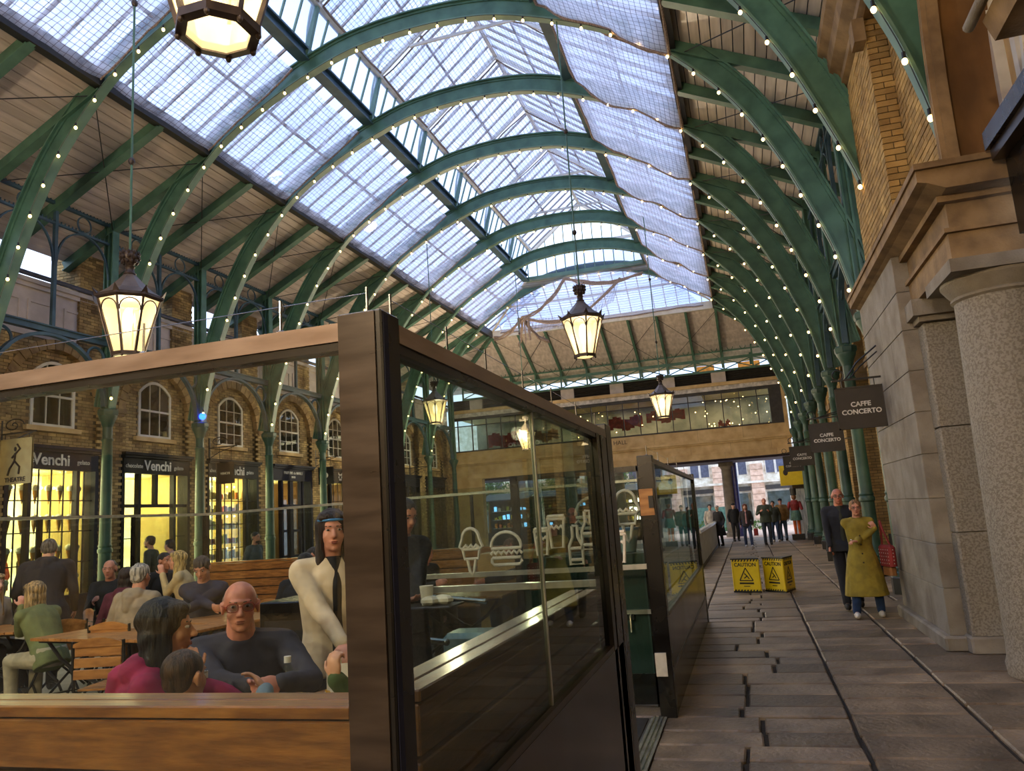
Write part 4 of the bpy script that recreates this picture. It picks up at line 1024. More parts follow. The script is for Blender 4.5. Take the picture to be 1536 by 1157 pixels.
# ashlar pier: separate stones on its left and front faces
pr = thing('stone_pier', 'ashlar stone pier with plinth beside the first green column', 'pier', (0, 0, 0))
zc_ = [0.14, .62, 1.08, 1.56, 2.04, 2.5, 2.96, 3.42, 3.86, 4.28]
for i in range(len(zc_) - 1):
    z0, z1 = zc_[i] + .004, zc_[i + 1] - .004
    cut = 10.55 if i % 2 else 10.0
    for y0, y1 in ((9.30, cut), (cut, 11.85)):
        MB().bevbox(1.86, 2.55, y0 + .003, y1 - .003, z0, z1, .006).build('stone_block', 'ashlar', pr)
MB().bevbox(1.79, 2.6, 9.22, 11.92, 0, .14, .02).box(1.875, 2.5, 9.32, 11.8, .1, 4.28).build('plinth', 'ashlar', pr)
for i, (z0, z1) in enumerate(((.16, 1.2), (1.2, 2.3), (2.3, 3.44))):
    MB().bevbox(2.02, 2.75, 9.07, 9.32, z0 + .004, z1 - .004, .02).build('pilaster_stone', 'granite', pr)
MB().bevbox(1.99, 2.8, 9.03, 9.32, 0, .16, .02).build('pilaster_base', 'ashlar', pr); MB().box(1.98, 2.85, 9.0, 9.32, 3.44, 3.50).box(1.92, 2.9, 8.94, 9.32, 3.50, 3.68).build('pilaster_cap', 'ashlar', pr)
colm = thing('granite_column', 'large round granite column in the right foreground', 'column', (2.46, 8.0, 0))
MB().lathe([(.44, 0), (.45, .1), (.43, .16), (.425, .3), (.405, 2.0), (.375, 3.36)], 48).build('shaft', 'granite', colm, smooth=40)
MB().lathe([(.375, 3.36), (.40, 3.38), (.40, 3.40), (.385, 3.41), (.43, 3.47), (.47, 3.53), (.47, 3.56)], 48).box(-.49, .49, -.49, .49, 3.56, 3.68).build('capital', 'ashlar', colm, smooth=30)
ent = thing('stone_entablature', 'tan stone beam and cornice over the round column and pier', 'entablature', (0, 0, 0))
for y0, y1 in ((7.52, 8.9), (8.9, 10.3), (10.3, 11.9)):
    MB().box(2.0, 2.9, y0 + .003, y1 - .003, 3.68, 3.92).build('architrave_stone', 'stone_tan', ent)
    MB().box(2.02, 2.9, y0 + .003, y1 - .003, 3.96, 4.26).build('frieze_stone', 'stone_tan', ent)
MB().box(1.965, 2.92, 7.48, 11.9, 3.92, 3.96).box(1.94, 2.92, 7.45, 11.95, 4.2, 4.26).build('fillet', 'stone_tan', ent)
MB().prism([(1.98, 4.26), (1.84, 4.33), (1.76, 4.35), (1.76, 4.47), (3.0, 4.5), (3.0, 4.26)], 'y', 7.26, 12.0).build('cornice', 'stone_tan', ent)
MB().box(1.74, 3.0, 7.22, 12.05, 4.455, 4.51).build('cornice_lip', 'stone_tan', ent)
up = structure('wall_right')
brick_block('brick_nib', 2.02, 2.4, 9.55, 11.75, 4.5, 7.42, 'brick_warm', up, faces='xy')
brick_block('brick_face', 2.26, 2.7, 7.95, 9.6, 4.5, 7.42, 'brick_warm', up, faces='xy')
cn = thing('stone_cornice', 'moulded stone cornice above the brick wall at the top right', 'cornice', (0, 0, 0))
MB().prism([(2.02, 7.40), (1.95, 7.44), (1.95, 7.55), (1.82, 7.66), (1.80, 7.85), (1.70, 7.95), (1.70, 8.1), (3.1, 8.1), (3.1, 7.40)], 'y', 7.0, 11.9).build('moulding', 'stone_tan', cn)
MB().box(1.88, 2.02, 9.5, 9.75, 7.1, 7.4).build('corbel', 'stone_tan', cn)
# archivolt and plastered soffit of the big arch behind the rib foot
av = thing('stone_archway', 'tall stone archway with brown plastered soffit at the top right', 'arch', (0, 0, 0))
pth = [(7.86, 4.5), (7.86, 5.0), (7.84, 5.5), (7.78, 6.0), (7.66, 6.5), (7.45, 7.0), (7.15, 7.45), (6.7, 7.85)]
MB().sweep([(y, z) for y, z in pth], (0, .16, 0, .10), axis='x', base=2.16).build('archivolt', 'stone_tan', av)
MB().sweep([(y, z) for y, z in pth], (.02, .06, -.04, .0), axis='x', base=2.16).sweep([(y, z) for y, z in pth], (.11, .15, -.05, .0), axis='x', base=2.16).build('roll_moulding', 'stone_tan', av)
MB().sweep([(y, z) for y, z in pth], (-.03, 0, 0, .50), axis='x', base=2.22).build('soffit', 'plaster_brown', av)
MB().box(2.26, 2.75, 7.90, 8.0, 4.5, 7.4).build('reveal', 'plaster_brown', av)
wv = structure('window_10')
MB().box(2.80, 2.86, 4.0, 7.84, 4.5, 8).build('pane', 'sandstone', wv)
for y in (7.80, 7.30, 6.2): MB().box(2.70, 2.80, y - .05, y + .05, 4.5, 8).build('window_frame', 'white_paint', wv)
MB().bar((2.74, 7.30, 4.5), (2.74, 6.9, 6.4), .09, .06).build('window_rail', 'white_paint', wv)
lg = thing('stone_ledge', 'broken stone ledge with a lead roll jutting in at the top right corner', 'ledge', (0, 0, 0))
MB().prism([(2.22, 5.02), (2.9, 5.02), (2.9, 5.30), (2.30, 5.30), (2.16, 5.2)], 'y', 2.5, 6.3).build('slab', 'stone_tan', lg)
MB().tube([(2.10, 2.5, 5.24), (2.10, 6.42, 5.24)], .045, 10).build('lead_roll', 'ashlar', lg, smooth=50)
fa = thing('shopfront', 'black metal shopfront fascia behind the round column on the right', 'shopfront', (0, 0, 0))
MB().box(2.30, 2.62, -1, 7.18, 4.50, 4.66).build('top_rail', 'screen_black', fa); MB().box(2.44, 2.7, -1, 7.18, 3.72, 4.5).build('fascia', 'screen_black', fa)
MB().box(2.34, 2.44, -1, 7.18, 4.40, 4.50).build('bright_edge', 'screen_bronze', fa); MB().box(2.6, 2.72, -1, 7.42, 0, .5).build('stallriser', 'screen_black', fa)
MB().box(2.8, 2.9, -1, 8.9, .3, 3.8).build('dark_glazing', 'room_dark', fa)
for y in (7.35, 6.4, 5.4, 4.4, 3.2, 2.0): MB().box(2.62, 2.7, y - .04, y + .04, .5, 3.72).build('mullion', 'screen_black', fa)
MB().box(2.9, 3.1, 8.6, 11.9, 0, 4.5).build('reveal_wall', 'mortar', wr)
# hanging signs of the cafe, one per bay
for i, (y, x, h, w_) in enumerate(((11.0, 1.27, .56, .60), (16.0, 1.29, .56, .62), (22.4, 1.24, .54, .62), (27.0, 1.26, .52, .62))):
    lab = ['nearest dark square CAFFE CONCERTO sign on the right', 'second dark CAFFE CONCERTO sign from the front', 'third dark CAFFE CONCERTO sign from the front', 'farthest dark CAFFE CONCERTO sign before the yellow board'][i]
    hang_board('hanging_sign', lab, (x, y, 3.07), w_, h, 'sign_dark', [('CAFFE', -.24), ('CONCERTO', -.34)], 'letter_white', .088, group='cafe signs hanging over the walkway')
    b_ = thing('sign_bracket', 'black iron bracket holding the %s cafe sign from the front' % ORD[i], 'bracket', (x, y, 3.17), group='brackets of the cafe signs')
    L = (1.86 if i == 0 else 3.15) - x
    MB().bar((-.02, 0, 0), (L, 0, 0), .025).tube([(.15, 0, 0), (L * .55, 0, .22), (L, 0, .42)], .012, 5).tube([(.2, 0, .0), (L * .6, 0, .16), (L, 0, .34)], .010, 5).build('arm', 'black_iron', b_)
    MB().tube([(.07 + .07 * math.cos(R(a)), 0, .07 + .07 * math.sin(R(a))) for a in range(0, 360, 30)], .01, 5, closed=True).build('scroll', 'black_iron', b_)
ys_ = thing('hanging_sign', 'yellow board with a painted emblem beyond the dark cafe signs', 'sign', (1.42, 35, 2.25))
MB().bevbox(0, 1.1, -.03, .03, 0, .85, .02).build('board', 'yellow_plastic', ys_); MB().ell((.25, -.04, .55), (.1, .01, .13), n=10, m=6).build('emblem', 'letter_dark', ys_)
cs = thing('market_cabin', 'pale panelled cabin behind the far columns on the right', 'cabin', (1.95, 35.6, 0))
MB().box(0, 1.4, 0, 2.0, 0, 2.1).build('body', 'curtain', cs)
for i in range(7): MB().box(.05 + i * .2, .22 + i * .2, -.02, 0, .1, 2.0).build('panel', 'curtain', cs)
MB().box(-.05, 1.5, -.06, 2.0, 2.1, 2.3).build('fascia', 'letter_dark', cs)
fig = thing('figurine', 'red and green costumed display figure beside the far cabin', 'statue', (1.85, 34.6, 0))
MB().box(-.25, .25, -.2, .2, 0, .22).build('base', 'black_iron', fig)
MB().cone((-.08, 0, .22), (-.08, 0, .95), .05, .08).cone((.08, 0, .22), (.08, 0, .95), .05, .08).build('legs', 'ball_5', fig)
MB().lathe([(.24, .78), (.2, 1.1), (.16, 1.2)], 14).build('skirt', 'hoarding', fig)
MB().lathe([(.16, 1.18), (.2, 1.45), (.12, 1.62)], 14).cone((-.2, 0, 1.5), (-.3, -.1, 1.2), .07, .06).cone((.2, 0, 1.5), (.25, -.2, 1.25), .07, .06).build('jacket', 'red_cloth', fig)
MB().ell((0, 0, 1.75), (.1, .11, .13)).build('head', 'leather_tan', fig, smooth=180); MB().lathe([(.12, 1.82), (.13, 2.1)], 14).build('hat', 'black_iron', fig)
rl = thing('railing', 'grey vertical-board barrier with a pale top along the far walkway', 'barrier', (-1.35, 21.5, 0))
MB().box(-.06, .06, 0, 12, .92, 1.0).build('top_rail', 'alu', rl); MB().box(-.03, .03, 0, 12, 0, .1).build('bottom_rail', 'louvre', rl)
bmesh_ = MB().box(-.015, .015, 0, .155, .08, .93).mesh('slat')
for i in range(72): put('slat', bmesh_, 'curtain', rl, loc=(0, i * .167, 0))
# caution barriers: two folding three-sided plastic boards
def caution(x, y, rz, label):
    c = thing('caution_barrier', label, 'warning sign', (x, y, 0), rz, group='yellow caution barriers')
    P = [(-.27, -.22), (.27, -.22), (.0, .25)]
    for i in range(3):
        a, b_ = Vector(P[i]), Vector(P[(i + 1) % 3]); d = (b_ - a).normalized(); n_ = Vector((d.y, -d.x)); L = (b_ - a).length
        q = [a, b_, b_ - n_ * .02, a - n_ * .02]
        MB().prism([tuple(p) for p in q], 'z', .03, .60).build('panel', 'yellow_plastic', c)
        mid = (a + b_) / 2 + n_ * .003
        text('lettering', 'CAUTION', .095, 'black_plastic', face((mid.x, mid.y, .505), (n_.x, n_.y, 0)), c, ext=.002, bold=.002)
        M_ = face((mid.x, mid.y, .31), (n_.x, n_.y, 0))
        mb = MB(); tri = [(-.13, -.09), (.13, -.09), (0, .14)]
        for u in range(3): mb.bar((*tri[u], 0), (*tri[(u + 1) % 3], 0), .018, .004, up=(0, 0, 1))
        mb.bar((-.03, .04, 0), (.02, -.01, 0), .02, .004).bar((.02, -.01, 0), (-.04, -.05, 0), .018, .004).bar((.02, -.01, 0), (.06, -.06, 0), .018, .004).ell((-.035, .065, 0), (.014, .014, .003), n=8, m=5)
        mb.box(-.14, .14, -.155, -.125, -.002, .002).box(-.06, .06, -.2, -.187, -.002, .002)
        mb.xf(M_); mb.build('pictogram', 'black_plastic', c)
        hz = MB()
        for z in (.035, .585):
            for k in range(int(L / .06)):
                s0 = -L / 2 + k * .06 + .01; hz.add([M2 for M2 in [(s0, z - .31 - .02, 0), (s0 + .03, z - .31 - .02, 0), (s0 + .05, z - .31 + .02, 0), (s0 + .02, z - .31 + .02, 0)]], [(0, 1, 2, 3)])
        hz.xf(M_); hz.build('hazard_stripes', 'black_plastic', c)
    MB().prism([(p[0] * 1.04, p[1] * 1.04) for p in P], 'z', .60, .625).build('top_edge', 'black_plastic', c)
    MB().prism([(p[0] * 1.02, p[1] * 1.02) for p in P], 'z', 0, .03).build('foot', 'black_plastic', c)
    return c
caution(-.10, 15.55, R(-24), 'left one of the two yellow caution barriers on the paving')
caution(.47, 15.4, R(-50), 'right one of the two yellow caution barriers on the paving')

# ================================================================== LANTERNS
def lantern(x, y, z, label, rodtop, s=1.0, rz=0.0):
    l = thing('hanging_lantern', label, 'lantern', (x, y, z), rz, group='octagonal lanterns of the hall')
    l.scale = (s, s, s)
    # z is the level of the shade's spiked rim
    n = 8; ph = R(22.5); rt, rb, zb = .40, .20, -.72
    def pt(r_, a, z_): return (r_ * math.cos(a), r_ * math.sin(a), z_)
    for k in range(n):
        a0, a1 = ph + k * math.pi / 4, ph + (k + 1) * math.pi / 4; am = (a0 + a1) / 2
        MB().add([pt(rb, a0, zb), pt(rb, a1, zb), pt(rt, a1, -.02), pt(rt, a0, -.02), pt(rb - .006, a0, zb), pt(rb - .006, a1, zb), pt(rt - .006, a1, -.02), pt(rt - .006, a0, -.02)],
                 [(0, 1, 2, 3), (7, 6, 5, 4)]).build('glass_pane', 'lantern_glass', l)
        MB().bar(pt(rb + .005, a0, zb), pt(rt + .005, a0, 0), .028).build('glazing_bar', 'lamp_brown', l)
        A, B = Vector(pt(rt, a0, -.02)), Vector(pt(rt, a1, -.02)); A2, B2 = Vector(pt(rb, a0, zb)), Vector(pt(rb, a1, zb))
        def on_(u, t_): return (A + (B - A) * u) * (1 - t_) + (A2 + (B2 - A2) * u) * t_ + Vector((math.cos(am), math.sin(am), 0)) * .008
        MB().tube([on_(.5 - .46 * math.cos(R(q)), .26 - .22 * math.sin(R(q))) for q in range(0, 181, 20)], .010, 5).build('arched_bar', 'lamp_brown', l)
        MB().add([pt(rt + .03, a0 - .13, 0), pt(rt + .03, a0 + .13, 0), pt(rt + .085, a0, .12), pt(rt - .03, a0, .03)], [(0, 1, 2), (1, 0, 3), (1, 3, 2), (3, 0, 2)]).build('spike', 'lamp_brown', l)
        MB().ell(pt(rb + .01, a0, zb - .055), (.017, .017, .022), n=8, m=6).build('bottom_knob', 'lamp_brown', l)
    MB().lathe([(rt + .01, -.03), (rt + .05, .0), (rt + .045, .035), (rt + .0, .05)], 8, ph=ph, capb=False, capt=False).build('rim', 'lamp_brown', l)
    MB().lathe([(rt + .02, .04), (.28, .14), (.17, .26), (.10, .34), (.075, .37)], 8, ph=ph, capb=True).build('shade', 'lamp_roof', l)
    MB().lathe([(rb + .025, zb), (rb + .025, zb - .05), (rb - .03, zb - .055), (rb - .03, zb - .0)], 8, ph=ph, capb=False, capt=False).build('bottom_ring', 'lamp_brown', l)
    MB().lathe([(rb - .03, zb - .045), (rb - .03, zb - .04)], 20).build('bottom_glass', 'lantern_glass', l)
    MB().lathe([(.075, .36), (.085, .38), (.06, .41), (.055, .46), (.07, .48), (.05, .50), (.08, .55), (.11, .61), (.115, .66), (.09, .70), (.05, .71)], 16).build('finial', 'lamp_brown', l, smooth=50)
    cr_ = MB()
    for k in range(10):
        a = k * math.pi / 5
        for zz, rr in ((.55, .095), (.61, .115), (.67, .115)): cr_.ell(pt(rr, a + (zz > .6) * .3, zz), (.022, .022, .03), n=6, m=5)
        cr_.add([pt(.10, a - .12, .68), pt(.10, a + .12, .68), pt(.135, a, .755)], [(0, 1, 2), (2, 1, 0)])
    cr_.build('crown', 'lamp_brown', l)
    MB().ell((0, 0, -.26), (.085, .085, .17), n=12, m=8).build('lamp_core', 'lantern_core', l, smooth=180)
    MB().tube([(.07, 0, zb), (.07, 0, -.1)], .012, 6).build('gas_pipe', 'lamp_roof', l)
    MB().tube([(0, 0, .7), (0, 0, (rodtop - z) / s)], .016, 6).build('rod', 'green', l)
    for zz in ((rodtop - z) * .28, (rodtop - z) * .62): MB().ell((0, 0, zz), (.045, .045, .06), n=8, m=6).build('rod_joint', 'lamp_brown', l)
    return l
LN = [(-2.68, 3.5, 5.43, 'nearest lantern, cut off by the top edge of the photo'), (-8.42, 8.95, 5.20, 'large lit lantern over the left seating'), (-2.69, 14.4, 5.38, 'large lit lantern in the middle of the hall'),
      (-9.72, 23.9, 5.72, 'small lantern seen through glass right of the corner post'), (-2.36, 25.9, 5.38, 'small lit lantern before the right part of the far beam'), (-8.72, 31.6, 5.25, 'farthest lantern, seen through the side glass')]
for i, (x, y, z, lb) in enumerate(LN): lantern(x, y, z, lb, (12.3, 12.42, 11.9, 11.85, 12.05, 12.42)[i], (1.1, 1.1, .98, .98, .98, .98)[i])

# ================================================================== GLASS SCREENS
X1 = -.73
cp = thing('corner_post', 'tall black metal corner post of the near glass screen', 'post', (0, 0, 0))
MB().box(-.835, -.745, 1.50, 1.505, 0, 2.125).build('bronze_face', 'screen_bronze', cp)
MB().bevbox(-.84, -.73, 1.505, 1.60, 0, 2.13, .004).build('body', 'screen_black', cp)
MB().box(-.738, -.728, 1.512, 1.535, .0, 2.12).build('side_groove', 'navy', cp)
fs = thing('glass_screen', 'front glass screen with bronze top rail, left of the corner post', 'screen', (0, 0, 0))
MB().box(-9.0, -.84, 1.53, 1.585, 2.075, 2.118).build('top_rail', 'rail_bronze', fs); MB().box(-9.0, -.84, 1.535, 1.58, 2.055, 2.075).build('gasket', 'screen_black', fs)
for x0, x1 in ((-.84, -3.2), (-3.21, -5.6), (-5.61, -9.0)): MB().box(x1, x0, 1.552, 1.560, .30, 2.06).build('pane', 'glass', fs)
MB().box(-9.0, -.84, 1.53, 1.585, 0, .30).build('base_panel', 'screen_panel', fs)
ss = thing('glass_screen', 'side glass screen running back from the corner post to the gateway', 'screen', (0, 0, 0))
MB().box(X1 - .055, X1, 1.60, 4.34, 2.068, 2.112).build('top_rail', 'rail_bronze', ss); MB().box(X1 - .05, X1 - .005, 1.60, 4.34, 2.045, 2.068).build('gasket', 'screen_black', ss)
for y0, y1 in ((1.60, 2.815), (2.83, 4.04)): MB().box(X1 - .032, X1 - .024, y0, y1, .98, 2.05).build('pane', 'glass_side', ss)
MB().box(X1 - .034, X1 - .020, 2.815, 2.83, .98, 2.05).build('pane_joint', 'alu', ss)
MB().box(X1 - .06, X1, 1.60, 4.34, 0, .955).build('base_panel', 'screen_panel', ss); MB().box(X1 - .055, X1 - .002, 1.6, 4.04, .955, .98).build('glazing_bead', 'screen_bronze', ss)
for y0, y1 in ((4.04, 4.12), (4.16, 4.32)): MB().box(X1 - .07, X1 + .0, y0, y1, 0, 2.07).build('jamb', 'screen_black', ss)
MB().box(X1 - .03, X1 - .01, 4.12, 4.16, 0, 2.05).build('seal', 'alu', ss)
gp = thing('gate_post', 'black gate post at the end of the near side screen', 'post', (0, 0, 0)); MB().bevbox(X1 - .10, X1 + .0, 4.35, 4.52, 0, 2.15, .004).build('body', 'screen_black', gp); MB().box(X1 - .09, X1 - .01, 4.345, 4.35, 1.98, 2.08).build('cap_plate', 'wood_light', gp)
p2 = thing('gate_post', 'black post with pale latch plate on the far side of the gateway', 'post', (0, 0, 0))
MB().bevbox(X1 - .13, X1, 6.55, 6.68, 0, 2.10, .004).build('body', 'screen_black', p2); MB().box(X1 - .135, X1 - .02, 6.535, 6.55, 1.60, 1.82).build('latch_plate', 'wood_light', p2)
MB().box(X1 - .06, X1 - .02, 6.525, 6.54, 1.66, 1.76).build('latch', 'black_iron', p2); MB().box(X1 - .13, X1 - .04, 6.53, 6.55, .32, .50).build('white_latch', 'paper', p2)
s2 = thing('glass_screen', 'dark-panelled glass screen beyond the gateway along the walkway', 'screen', (0, 0, 0))
MB().box(X1 - .055, X1, 6.68, 11.7, 2.03, 2.075).build('top_rail', 'screen_bronze', s2)
for y0, y1 in ((6.70, 8.35), (8.37, 10.0), (10.02, 11.68)): MB().box(X1 - .032, X1 - .024, y0, y1, .80, 2.03).build('pane', 'glass_side', s2)
MB().box(X1 - .06, X1 - .006, 6.68, 11.7, 0, .78).build('base_panel', 'screen_panel', s2); MB().box(X1 - .06, X1 - .0, 6.68, 11.7, .77, .80).box(X1 - .06, X1, 6.68, 11.7, .34, .37).build('panel_rail', 'screen_bronze', s2)
p3 = thing('screen_post', 'far black end post of the walkway screen', 'post', (0, 0, 0)); MB().bevbox(X1 - .10, X1, 11.7, 11.85, 0, 2.12, .004).build('body', 'screen_black', p3)
gt = thing('glass_gate', 'open glass gate with dark green lower panel, handle and frosted food icons', 'gate', (0, 0, 0))
MB().box(-2.1, -2.03, 6.9, 6.96, 0, 2.04).box(-.92, -.84, 6.9, 6.96, 0, 2.04).box(-2.1, -.84, 6.9, 6.96, 1.99, 2.04).box(-2.1, -.84, 6.9, 6.96, .02, .27).build('frame', 'screen_black', gt)
MB().box(-2.03, -.92, 6.92, 6.928, 1.28, 1.99).build('pane', 'glass', gt); MB().box(-2.03, -.92, 6.91, 6.95, .27, 1.20).build('lower_panel', 'kiosk_green', gt)
MB().box(-2.03, -.88, 6.87, 6.91, .765, .80).build('push_bar', 'alu', gt); MB().tube([(-1.08, 6.86, .76), (-1.08, 6.84, .62)], .012, 6).box(-1.11, -1.05, 6.86, 6.9, .72, .77).build('handle', 'steel', gt)
MB().box(-2.03, -.92, 6.9, 6.95, 1.20, 1.28).build('mid_rail', 'kiosk_green', gt)
th_ = thing('threshold_track', 'grooved aluminium threshold strip across the gateway', 'threshold', (-.87, 4.9, 0))
MB().box(-.06, .06, 0, 1.64, 0, .012).build('base', 'alu', th_); MB().box(-.035, -.025, 0, 1.64, .012, .02).box(.0, .01, 0, 1.64, .012, .02).box(.03, .04, 0, 1.64, .012, .02).build('ridges', 'steel', th_)
o = MB().bevbox(-1.75, -.95, 4.95, 6.5, 0, .012, .004).build('door_mat', 'louvre'); tag(o, 'dark grey entrance mat inside the gateway', 'mat')
# far and left sides of the enclosure
s4 = thing('glass_screen', 'far glass screen across the back of the seating area', 'screen', (0, 0, 0))
MB().box(-9.0, -.84, 11.38, 11.43, 2.06, 2.10).build('top_rail', 'alu', s4)
for i in range(5): MB().box(-9.0 + i * 1.63, -9.0 + i * 1.63 + 1.6, 11.4, 11.408, .6, 2.06).build('pane', 'glass', s4)
for i in range(6): MB().box(-9.02 + i * 1.63, -8.98 + i * 1.63, 11.38, 11.43, 0, 2.06).build('upright', 'screen_black', s4)
s5 = thing('glass_screen', 'left glass screen before the shop windows', 'screen', (0, 0, 0))
MB().box(-9.03, -8.98, 1.55, 11.4, 2.06, 2.10).build('top_rail', 'alu', s5)
for i in range(6): MB().box(-9.01, -9.002, 1.6 + i * 1.63, 1.6 + i * 1.63 + 1.6, .6, 2.06).build('pane', 'glass', s5)
for i in range(7): MB().box(-9.03, -8.98, 1.56 + i * 1.63, 1.6 + i * 1.63, 0, 2.06).build('upright', 'screen_black', s5)
# bird-spike wires on the rails
def wires(name, label, pts, along):
    w = thing(name, label, 'wire', (0, 0, 0), group='thin bird wires on the screen rails')
    for p in pts: MB().tube([p, (p[0], p[1], p[2] + .085)], .0035, 5).ell((p[0], p[1], p[2] + .004), (.014, .014, .008), n=8, m=5).build('pin', 'steel', w)
    mb = MB()
    for a, b_ in zip(pts, pts[1:]): mb.tube([(a[0], a[1], a[2] + .07), (b_[0], b_[1], b_[2] + .07)], .0012, 4)
    mb.build('strand', 'steel', w); return w
wires('bird_wire', 'thin bird wire on pins along the front rail', [(x, 1.56, 2.118) for x in (-.79, -1.02, -1.42, -2.2, -3.2)], 0)
wires('bird_wire', 'thin bird wire on pins along the side rail', [(X1 - .03, y, 2.112) for y in (1.62, 1.98, 2.32, 2.75, 3.2, 3.7, 4.2)], 1)
wires('bird_wire', 'thin bird wire above the gateway post and far screen', [(X1 - .05, y, 2.10) for y in (6.62, 7.5, 8.5, 9.6, 10.7)], 1)

# ---- slatted wooden seats built round the edge of the seating area
def slat_back(name, label, x0, y0, x1, y1, side, m, cat='bench', faceout=True, zlow=.28, outm=None):
    """high wooden seat back from (x0,y0) to (x1,y1); side = vector toward the seat"""
    b_ = thing(name, label, cat, (0, 0, 0)); horiz = abs(x1 - x0) > abs(y1 - y0); sx, sy = side
    def slab(a, c, z0, z1, nm='slat', mt=m, e=0.0):
        mb = MB()
        if horiz: mb.bevbox(x0, x1, min(y0 + sy * a, y0 + sy * c), max(y0 + sy * a, y0 + sy * c), z0, z1, .004)
        else: mb.bevbox(min(x0 + sx * a, x0 + sx * c), max(x0 + sx * a, x0 + sx * c), y0, y1, z0, z1, .004)
        return mb.build(nm, mt, b_)
    slab(.0, .062, 1.235, 1.262, 'cap_board'); slab(.068, .14, 1.235, 1.262, 'cap_board'); 
    z = 1.228
    while z > zlow:
        slab(.004, .03, z - .115, z); slab(.115, .14, z - .115, z); z -= .132
    slab(.036, .11, .0, 1.23, 'backing', 'wood_dark')
    slab(.14, .55, .43, .46, 'seat_board'); slab(.16, .52, .0, .43, 'seat_box', 'wood_dark')
    return b_
slat_back('bench', 'long slatted wooden bench back just behind the front glass', -8.9, 1.62, -.90, 1.62, (0, 1), 'wood')
slat_back('bench', 'slatted wooden bench back along the side screen beside the gateway', -.80, 1.78, -.80, 4.05, (-1, 0), 'wood_y')
slat_back('bench', 'slatted wooden bench at the far side of the seating', -8.9, 11.3, -2.3, 11.3, (0, -1), 'wood')
# frosted food icons on a glass partition
gpn = thing('glass_partition', 'low glass partition with pale rail and frosted food icons', 'partition', (0, 0, 0))
MB().box(-3.55, -.86, 6.62, 6.68, 1.16, 1.20).build('rail', 'alu', gpn)
MB().box(-3.5, -.90, 6.646, 6.652, .1, 1.16).box(-3.5, -.90, 6.646, 6.652, 1.20, 1.95).build('pane', 'glass', gpn)
MB().box(-3.62, -3.5, 6.58, 6.72, 0, 1.22).build('end_post', 'screen_black', gpn)
def icon(name, strokes, x, z, s, y=6.63, parent=None):
    mb = MB()
    for st_ in strokes: mb.tube([(x + u * s, y, z + v * s) for u, v in st_], .0145, 6)
    return mb.build(name, 'paper', parent)
def arc(cx, cy, rx, ry, a0, a1, n=10): return [(cx + rx * math.cos(R(a0 + (a1 - a0) * i / n)), cy + ry * math.sin(R(a0 + (a1 - a0) * i / n))) for i in range(n + 1)]
wav = lambda x0, x1, y, a, n=6: [(x0 + (x1 - x0) * i / (n * 2), y + (a if i % 2 else -a)) for i in range(n * 2 + 1)]
BURG = [arc(0, .1, .42, .38, 0, 180) + [(-.42, .05), (.42, .05), (.42, .1)], wav(-.44, .44, -.06, .04), [(-.40, -.2), (.40, -.2), (.42, -.3), (.36, -.38), (-.36, -.38), (-.42, -.3), (-.40, -.2)]]
CONE = [arc(0, .3, .2, .22, 0, 180), arc(0, .05, .27, .18, 150, 30, 6) and [(-.2, .3), (-.27, .12), (-.2, .06), (.2, .06), (.27, .12), (.2, .3)], wav(-.18, .18, .12, .03, 3), [(-.2, .06), (-.16, -.15), (.16, -.15), (.2, .06)], [(-.1, -.15), (-.05, -.42), (.0, -.5), (.05, -.42), (.1, -.15)]]
CUP = [[(-.2, .35), (.2, .35), (.24, .28), (-.24, .28), (-.2, .35)], [(-.2, .28), (-.14, -.4), (.14, -.4), (.2, .28)], wav(-.17, .17, .08, .03, 3)]
BOT = [[(-.06, .45), (.06, .45), (.06, .2), (.15, .0), (.15, -.4), (-.15, -.4), (-.15, .0), (-.06, .2), (-.06, .45)], [(-.15, -.05), (.15, -.05)], [(-.15, -.3), (.15, -.3)]]
SFT = [arc(0, .2, .2, .12, 0, 360, 12), [(-.2, .2), (-.12, -.1), (.12, -.1), (.2, .2)], [(0, -.1), (0, -.35)], [(-.12, -.38), (.12, -.38)]]
for nm_, st_, x, z, s_ in (('ice_cream_icon', CONE, -2.42, 1.38, .40), ('burger_icon', BURG, -2.09, 1.38, .33), ('cup_icon', CUP, -1.76, 1.44, .30), ('cup_icon', CUP, -1.62, 1.52, .36), ('bottle_icon', BOT, -1.46, 1.38, .38), ('bottle_icon', BOT, -1.34, 1.50, .38), ('sundae_icon', SFT, -1.17, 1.50, .38), ('cup_icon', CUP, -1.10, 1.36, .34)):
    icon(nm_, st_, x, z, s_, parent=gpn)
icon('burger_icon', BURG, -1.33, 1.60, .40, 6.90, gt); icon('ice_cream_icon', CONE, -1.04, 1.60, .44, 6.90, gt)
gp2 = thing('stair_rail', 'pale flat handrail on dark posts across the ramp inside the near side glass', 'handrail', (0, 0, 0))
MB().box(-2.75, -.86, 4.90, 4.96, 1.195, 1.235).build('rail', 'alu', gp2); MB().box(-2.75, -2.71, 4.91, 4.95, 0, 1.2).box(-.90, -.87, 4.91, 4.95, 0, 1.2).build('posts', 'screen_black', gp2)
MB().box(-2.70, -1.0, 4.927, 4.933, .1, 1.19).build('pane', 'glass', gp2)
for i, (y, x0, x1, z0, z1) in enumerate(((5.4, -2.7, -2.2, .86, .80), (6.3, -2.9, -2.2, 1.06, .98))):
    h = thing('ramp_handrail', ['lower round steel handrail with a flanged end inside the near side glass', 'upper sloping steel handrail beyond the near handrail'][i], 'handrail', (0, 0, 0))
    MB().tube([(x0, y, z0), (x1, y, z1)], .022, 10).ell((x1, y, z1), (.026, .026, .026), n=10, m=6).build('tube', 'steel', h, smooth=60)
    MB().tube([(x0 + .3, y, z0 - .02), (x0 + .3, y, 0)], .016, 8).build('post', 'black_iron', h)
